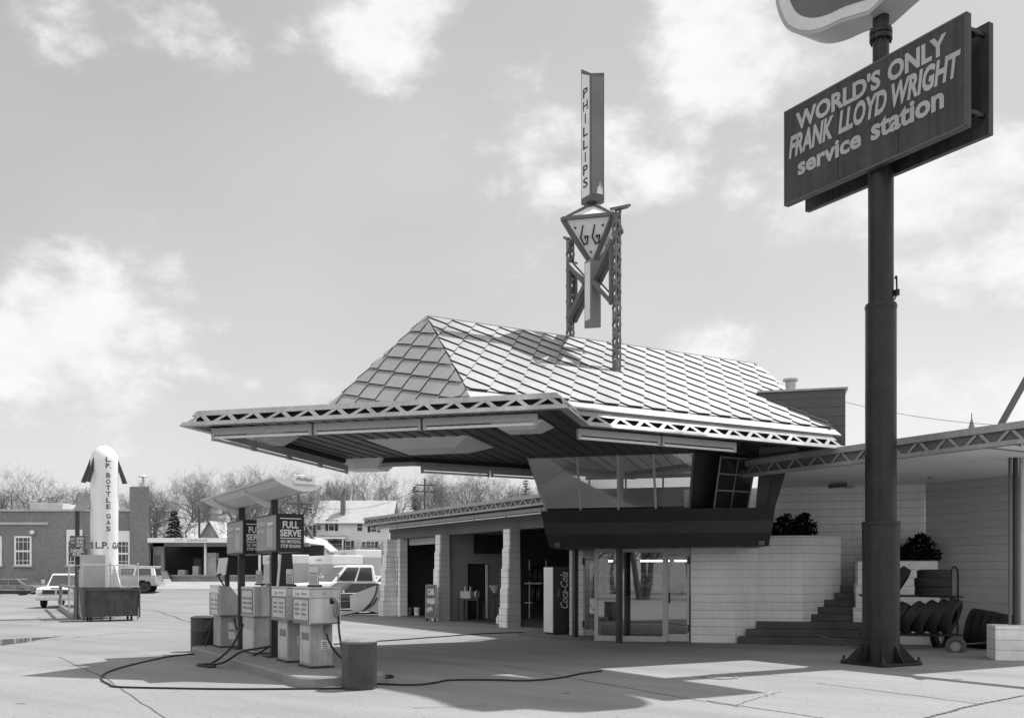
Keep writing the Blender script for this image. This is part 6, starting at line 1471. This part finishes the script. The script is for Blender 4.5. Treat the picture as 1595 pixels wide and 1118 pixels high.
# ================================================================ TREES
def tree_meshes(seed, h, stems=1, spread=.55, up_=.35, dens=1.0):
    rnd = random.Random(seed); tr = MB(); cr_ = MB()
    def rv(s_): return Vector((rnd.gauss(0, s_), rnd.gauss(0, s_), rnd.gauss(0, s_)))
    def grow(p, d_, L_, r, lev):
        n = 5 if lev < 2 else (4 if lev < 4 else 3); pts_ = [p]; dd = d_.copy()
        for k in range(n):
            dd = (dd+rv(.16 if lev else .07)+Vector((0, 0, (.07 if lev < 3 else .03) if lev else .05))).normalized(); p = p+dd*L_/n; pts_.append(p)
        rad = [max(.006, r*(1-.62*k/n)) for k in range(n+1)]
        (tr if lev < 2 else cr_).tube(pts_, rad, 7 if lev == 0 else (5 if lev < 3 else 3), cap=False)
        if lev >= 5: return
        nc = [6, 5, 5, 4, 4][lev]
        nc = max(2, int(nc*dens+.5))
        for k in range(nc):
            f = (.32 if lev == 0 else .22)+(.78)*(k+rnd.random()*.8)/nc; f = min(f, 1)
            i_ = min(int(f*n), n-1); q = pts_[i_].lerp(pts_[i_+1], f*n-i_)
            base = (pts_[i_+1]-pts_[i_]).normalized(); side = base.orthogonal().normalized(); side.rotate(Matrix.Rotation(rnd.uniform(0, 2*pi), 3, base))
            nd = (base*(1-spread)+side*spread+Vector((0, 0, up_*rnd.random()))).normalized()
            grow(q, nd, L_*rnd.uniform(.5, .72)*(1.1 if lev == 0 else 1), max(.009, rad[i_]*.58), lev+1)
    for s_ in range(stems):
        a_ = 2*pi*s_/stems+rnd.random(); d_ = Vector((cos(a_)*.22*(stems > 1), sin(a_)*.22*(stems > 1), 1)).normalized()
        grow(Vector((cos(a_)*.2*(stems > 1), sin(a_)*.2*(stems > 1), 0)), d_, h*.5*rnd.uniform(.9, 1.1), h*.022/(1 if stems == 1 else 1.25), 0)
    return tr, cr_
protos = []
for k, (seed, h, st_, sp_) in enumerate(((11, 12, 1, .62), (23, 12, 3, .56), (37, 12, 2, .66), (51, 12, 1, .72))):
    t = thing('bare_tree', 'bare leafless tree', 'tree', (0, 0, 0)); tr, cr_ = tree_meshes(seed, h, st_, sp_, .4, 1.0 if st_ == 1 else .82)
    tr.build('trunk', M_bark, t, recalc=False); cr_.build('crown', M_twig, t, recalc=False); protos.append((t, h))
usedp = set()
def plant(px_, Y, py_top, label, k=None, group=None):
    x = (px_-CX)/F*Y; z0 = gz(x, Y)-.1; ztop_ = H+(HY-py_top)/F*Y; k = random.randrange(4) if k is None else k
    pt, h = protos[k]; sc = max(.4, (ztop_-z0)/(h*1.05)); rz0 = random.uniform(0, 6.28)
    if k in usedp: o = dup(pt, (x, Y, z0), rz0, label, group, sc)
    else: 
        usedp.add(k); o = pt; o.location = (x, Y, z0); o.rotation_euler = (0, 0, rz0); o.scale = (sc,)*3; o['label'] = label
        if group: o['group'] = group
    return o
GT_ = 'bare trees along the far hillside'; LT_ = 'bare leafless tree on the far hillside behind the town'
# nearer trees one can tell apart
plant(35, 96, 728, 'broad bare tree rising behind the left end of the brick building', 1)
plant(95, 98, 736, 'bare tree behind the brick roof just left of the rocket tank', 0)
plant(212, 100, 742, 'bare tree showing between the rocket tank and the brick chimney', 3)
plant(288, 104, 745, 'slender bare tree right of the dark conifer', 2)
plant(330, 125, 742, 'bare tree above the pale roofs behind the loading dock', 0)
plant(372, 112, 722, 'tall bare tree behind the left end of the pump canopy', 1)
plant(415, 135, 716, 'bare tree crown over the middle of the pump canopy', 2)
plant(452, 118, 722, 'bare many stemmed tree behind the nearer canopy post', 1)
plant(505, 165, 728, 'bare tree rising behind the left gable of the white house', 3)
plant(560, 160, 722, 'large bare tree rising behind the white house chimney', 1)
plant(620, 150, 726, 'bare tree right of the white house above the garage eave', 0)
plant(690, 120, 732, 'wide bare tree over the middle of the garage roof', 2)
plant(735, 130, 728, 'bare tree over the garage roof nearer the lounge', 1)
plant(790, 128, 730, 'bare tree over the garage roof beside the lounge glass', 3)
plant(835, 140, 728, 'bare tree seen past the slanted left edge of the lounge glass', 0)
rt_ = random.Random(5)
for k in range(30):
    px_ = rt_.uniform(-30, 870); Y = rt_.uniform(165, 300)
    base_ = 752 if px_ < 240 else 738
    plant(px_, Y, base_+rt_.uniform(-12, 16), LT_, rt_.randrange(4), GT_)
for k, (t, h) in enumerate(protos):
    if k not in usedp: t.location = (-60, 180, gz(-60, 180))
# conifers
def conifer(px_, Y, py_top, rad, label, xy=None, h=None):
    x = (px_-CX)/F*Y
    if xy: x, Y = xy
    z0 = gz(x, Y); h = h or H+(HY-py_top)/F*Y-z0; t_ = thing('conifer', label, 'tree', (x, Y, z0))
    MB().tube([(x, Y, z0), (x, Y, z0+h*.97)], [.16, .02], 7).build('trunk', M_bark, t_)
    mb_ = MB(); rnd = random.Random(int(px_))
    n = 30
    for k in range(n):
        f = k/n; z = z0+h*(.06+.92*f); rr = rad*(1-f)**.85+.1
        for j in range(int(15*(1-f)+6)):
            a_ = rnd.uniform(0, 2*pi); L_ = rr*rnd.uniform(.7, 1.12); d_ = Vector((cos(a_), sin(a_), -.16-.12*rnd.random())); s_ = Vector((-sin(a_), cos(a_), 0)); b_ = Vector((x, Y, z+rnd.uniform(-.1, .1)))
            for m_ in range(6):
                u_ = .25+.75*m_/5; p_ = b_+d_*L_*u_; w_ = .20*(1.15-u_)*rad*.5+.07; dr = Vector((0, 0, -.13))
                for sg_ in (-1, 1): mb_.add([p_, p_+s_*sg_*w_+d_*.14+dr*rnd.random()*1.5, p_+d_*.24+dr*.4], [(0, 1, 2)])
    mb_.build('foliage', M_fir, t_, recalc=False)
conifer(271, 96, 789, 1.35, 'small dense dark conifer between the brick chimney and the loading dock')
conifer(646, 150, 752, 1.7, 'tall thin conifer among the bare trees over the garage roof')
conifer(818, 150, 742, 2.0, 'dark conifer among the bare trees beside the lounge glass')
# bare brush below the house
mb = MB(); rb = random.Random(3)
for k in range(900):
    px_ = rb.uniform(430, 620); Y = rb.uniform(108, 132); x = (px_-CX)/F*Y; z = gz(x, Y); h = rb.uniform(.8, 2.6)
    mb.tube([(x, Y, z), (x+rb.uniform(-.4, .4), Y+rb.uniform(-.3, .3), z+h*.6), (x+rb.uniform(-.9, .9), Y+rb.uniform(-.5, .5), z+h)], [.03, .02, .008], 3, cap=False)
tag(mb.build('brush', M_twig, None, recalc=False), 'thin bare brush on the slope below the white house', 'brush', kind='stuff')
# what the station faces: trees and a house across the street behind the camera, seen only in the glass
for k_, (x_, y_, h_) in enumerate(((-13.5, -31, 8), (-33, -24, 9))): conifer(k_, 50, 0, 2.0, ['nearer', 'farther'][k_]+' dark conifer across the road, mirrored in the station glass', (x_, y_), h_)
def behind(k, x, y, sc, lab): dup(protos[k][0], (x, y, 0), k*1.3, lab, None, sc)
for k, (x, y, sc) in enumerate(((-8, -13, 1.0), (-12.5, -14, 1.1), (-17.5, -15, 1.1), (6, -30, 1.1), (-27, -20, 1.2), (-16, -34, 1.2), (-23, -33, 1.0), (-33, -30, 1.1))): behind(k % 4, x, y, sc, LT_ if False else ['first', 'second', 'third', 'fourth', 'fifth', 'sixth', 'seventh', 'eighth'][k]+' bare street tree across the road, mirrored in the station glass')
t = thing('house', 'pale house across the road mirrored in the station glass', 'house', (-20, -42, 0)); gable(t, -24, -13, -50, -42, 0, 5.2, 8, 'x', .5)
t = thing('house', 'darker house across the road mirrored in the station glass', 'house', (-38, -44, 0)); gable(t, -46, -31, -52, -44, 0, 4.2, 7, 'x', .5, mat('grey_siding', .3))
# ================================================================ WORLD, SUN, CAMERA
SUN_AZ, SUN_EL = 58.5, 59.5
W = bpy.data.worlds.new('World'); scene.world = W; W.use_nodes = True
nt = W.node_tree; N = nt.nodes; L = nt.links; bg = N['Background']
sky = N.new('ShaderNodeTexSky'); sky.sky_type = 'NISHITA'; sky.sun_disc = False
sky.sun_elevation = radians(SUN_EL); sky.sun_rotation = radians(SUN_AZ); sky.air_density = 1.0; sky.dust_density = 1.5
bw = N.new('ShaderNodeRGBToBW'); L.new(sky.outputs[0], bw.inputs[0])
tc = N.new('ShaderNodeTexCoord')
def wm(op, a, b=None, c=False):
    n = N.new('ShaderNodeMath'); n.operation = op; n.use_clamp = c
    for i, x in enumerate((a, b)):
        if x is None: continue
        if isinstance(x, (int, float)): n.inputs[i].default_value = x
        else: L.new(x, n.inputs[i])
    return n.outputs[0]
def wr(x, a, b, c, d):
    n = N.new('ShaderNodeMapRange'); n.interpolation_type = 'SMOOTHSTEP'
    for i, v in enumerate((a, b, c, d)): n.inputs[i+1].default_value = v
    L.new(x, n.inputs[0]); return n.outputs[0]
def wn(scale, det, rough, sz=1.6):
    mp = N.new('ShaderNodeMapping'); mp.inputs['Scale'].default_value = (1, 1, sz); L.new(tc.outputs['Generated'], mp.inputs[0])
    n = N.new('ShaderNodeTexNoise'); n.inputs['Scale'].default_value = scale; n.inputs['Detail'].default_value = det; n.inputs['Roughness'].default_value = rough
    L.new(mp.outputs[0], n.inputs['Vector']); return n.outputs['Fac']
nb = wn(7, 8, .6); nf = wn(17, 7, .62); nl = wn(2.2, 3, .5)
# cloud banks: direction of the bank, angular radii, weight
banks = [(60, 520, .16, .085, 1.0), (215, 520, .09, .06, .8), (590, 45, .075, .06, .9), (300, 35, .15, .04, .75), (90, 20, .12, .04, .7), (1150, 60, .10, .065, 1.0),
         (940, 240, .11, .07, .75), (830, 110, .10, .035, .55), (1430, 300, .14, .07, 1.0), (1530, 415, .09, .05, .9), (1560, 610, .12, .05, .8), (1170, 290, .05, .03, .6), (1090, 545, .10, .03, .75), (420, 620, .22, .07, .62), (100, 640, .3, .07, .62), (700, 420, .2, .05, .35), (1480, 610, .06, .04, .7), (1300, 500, .06, .025, .4), (-260, 500, .2, .1, 1), (1900, 300, .2, .1, 1)]
acc = None
for px_, py_, ra, rb_, wt_ in banks:
    d_ = Vector(((px_-CX)/F, 1, (HY-py_)/F)).normalized(); rx_ = Vector((d_.y, -d_.x, 0)).normalized(); uz = rx_.cross(d_)
    vx_ = N.new('ShaderNodeVectorMath'); vx_.operation = 'DOT_PRODUCT'; L.new(tc.outputs['Generated'], vx_.inputs[0]); vx_.inputs[1].default_value = rx_/ra
    vz_ = N.new('ShaderNodeVectorMath'); vz_.operation = 'DOT_PRODUCT'; L.new(tc.outputs['Generated'], vz_.inputs[0]); vz_.inputs[1].default_value = uz/rb_
    vf = N.new('ShaderNodeVectorMath'); vf.operation = 'DOT_PRODUCT'; L.new(tc.outputs['Generated'], vf.inputs[0]); vf.inputs[1].default_value = d_
    x_ = vx_.outputs['Value']; y_ = wm('ADD', vz_.outputs['Value'], -d_.dot(uz)/rb_)
    r2 = wm('SQRT', wm('ADD', wm('MULTIPLY', x_, x_), wm('MULTIPLY', y_, y_)))
    m_ = wm('MULTIPLY', wr(r2, 0.1, 1.9, wt_, 0), wm('GREATER_THAN', vf.outputs['Value'], 0))
    acc = m_ if acc is None else wm('MAXIMUM', acc, m_)
# behind the camera: noise-broken mask of the added fill bank
sepw = N.new('ShaderNodeSeparateXYZ'); L.new(tc.outputs['Generated'], sepw.inputs[0])
bk_ = wm('MULTIPLY', wr(sepw.outputs[1], -.35, .05, 1, 0), wr(nb, .36, .56, .35, 1))
dens = wm('ADD', wm('MULTIPLY', acc, .62), wm('ADD', wm('MULTIPLY', wm('SUBTRACT', nb, .5), 1.15), wm('MULTIPLY', wm('SUBTRACT', nf, .5), .55)))
cl = wr(dens, .30, .64, 0, 1)
# thin veil everywhere plus bright banks
haze = wr(sepw.outputs[2], 0.0, .34, 1.0, 0.0)
SKYK, SKYB = 1.0, 1.0
base = wm('ADD', wm('ADD', wm('MULTIPLY', bw.outputs[0], SKY_GAIN), 2.4), wr(nl, .35, .7, -.2, .3))
base = wm('ADD', base, wm('MULTIPLY', haze, HAZE_ADD))
cloudc = wm('ADD', wr(nb, .3, .7, CLOUD_LO, CLOUD_HI), wm('MULTIPLY', wm('SUBTRACT', nf, .5), 1.6))
mixn = N.new('ShaderNodeMix'); mixn.data_type = 'FLOAT'; L.new(cl, mixn.inputs[0]); L.new(base, mixn.inputs[2]); L.new(cloudc, mixn.inputs[3])
# added bright cloud bank behind the camera, out of view, to lift shaded fronts
mx2 = N.new('ShaderNodeMix'); mx2.data_type = 'FLOAT'; L.new(bk_, mx2.inputs[0]); L.new(mixn.outputs[0], mx2.inputs[2]); mx2.inputs[3].default_value = BACK_FILL
L.new(mx2.outputs[0], bg.inputs['Color']); bg.inputs['Strength'].default_value = SKY_STRENGTH
sl_ = bpy.data.lights.new('sun', 'SUN'); sl_.energy = SUN_E; sl_.angle = radians(.53); sl_.color = (1, 1, 1)
so = bpy.data.objects.new('sun', sl_); C.objects.link(so)
sd = Vector((sin(radians(SUN_AZ))*cos(radians(SUN_EL)), cos(radians(SUN_AZ))*cos(radians(SUN_EL)), sin(radians(SUN_EL))))
so.rotation_euler = sd.to_track_quat('Z', 'Y').to_euler(); so.location = (30, 20, 60)
cam = bpy.data.cameras.new('camera'); cam.sensor_width = 36; cam.lens = 36*F/1595; cam.shift_y = (HY-559)/1595; cam.clip_end = 6000; cam.clip_start = .1
co = bpy.data.objects.new('camera', cam); C.objects.link(co); co.location = (0, 0, H); co.rotation_euler = (radians(90), 0, 0); scene.camera = co
scene.render.engine = 'CYCLES'
scene.view_settings.view_transform = 'Standard'; scene.view_settings.look = 'None'; scene.view_settings.gamma = 1; scene.view_settings.exposure = EXPOSURE
scene.cycles.max_bounces = 8; scene.cycles.transparent_max_bounces = 16; scene.cycles.caustics_reflective = False; scene.cycles.caustics_refractive = False
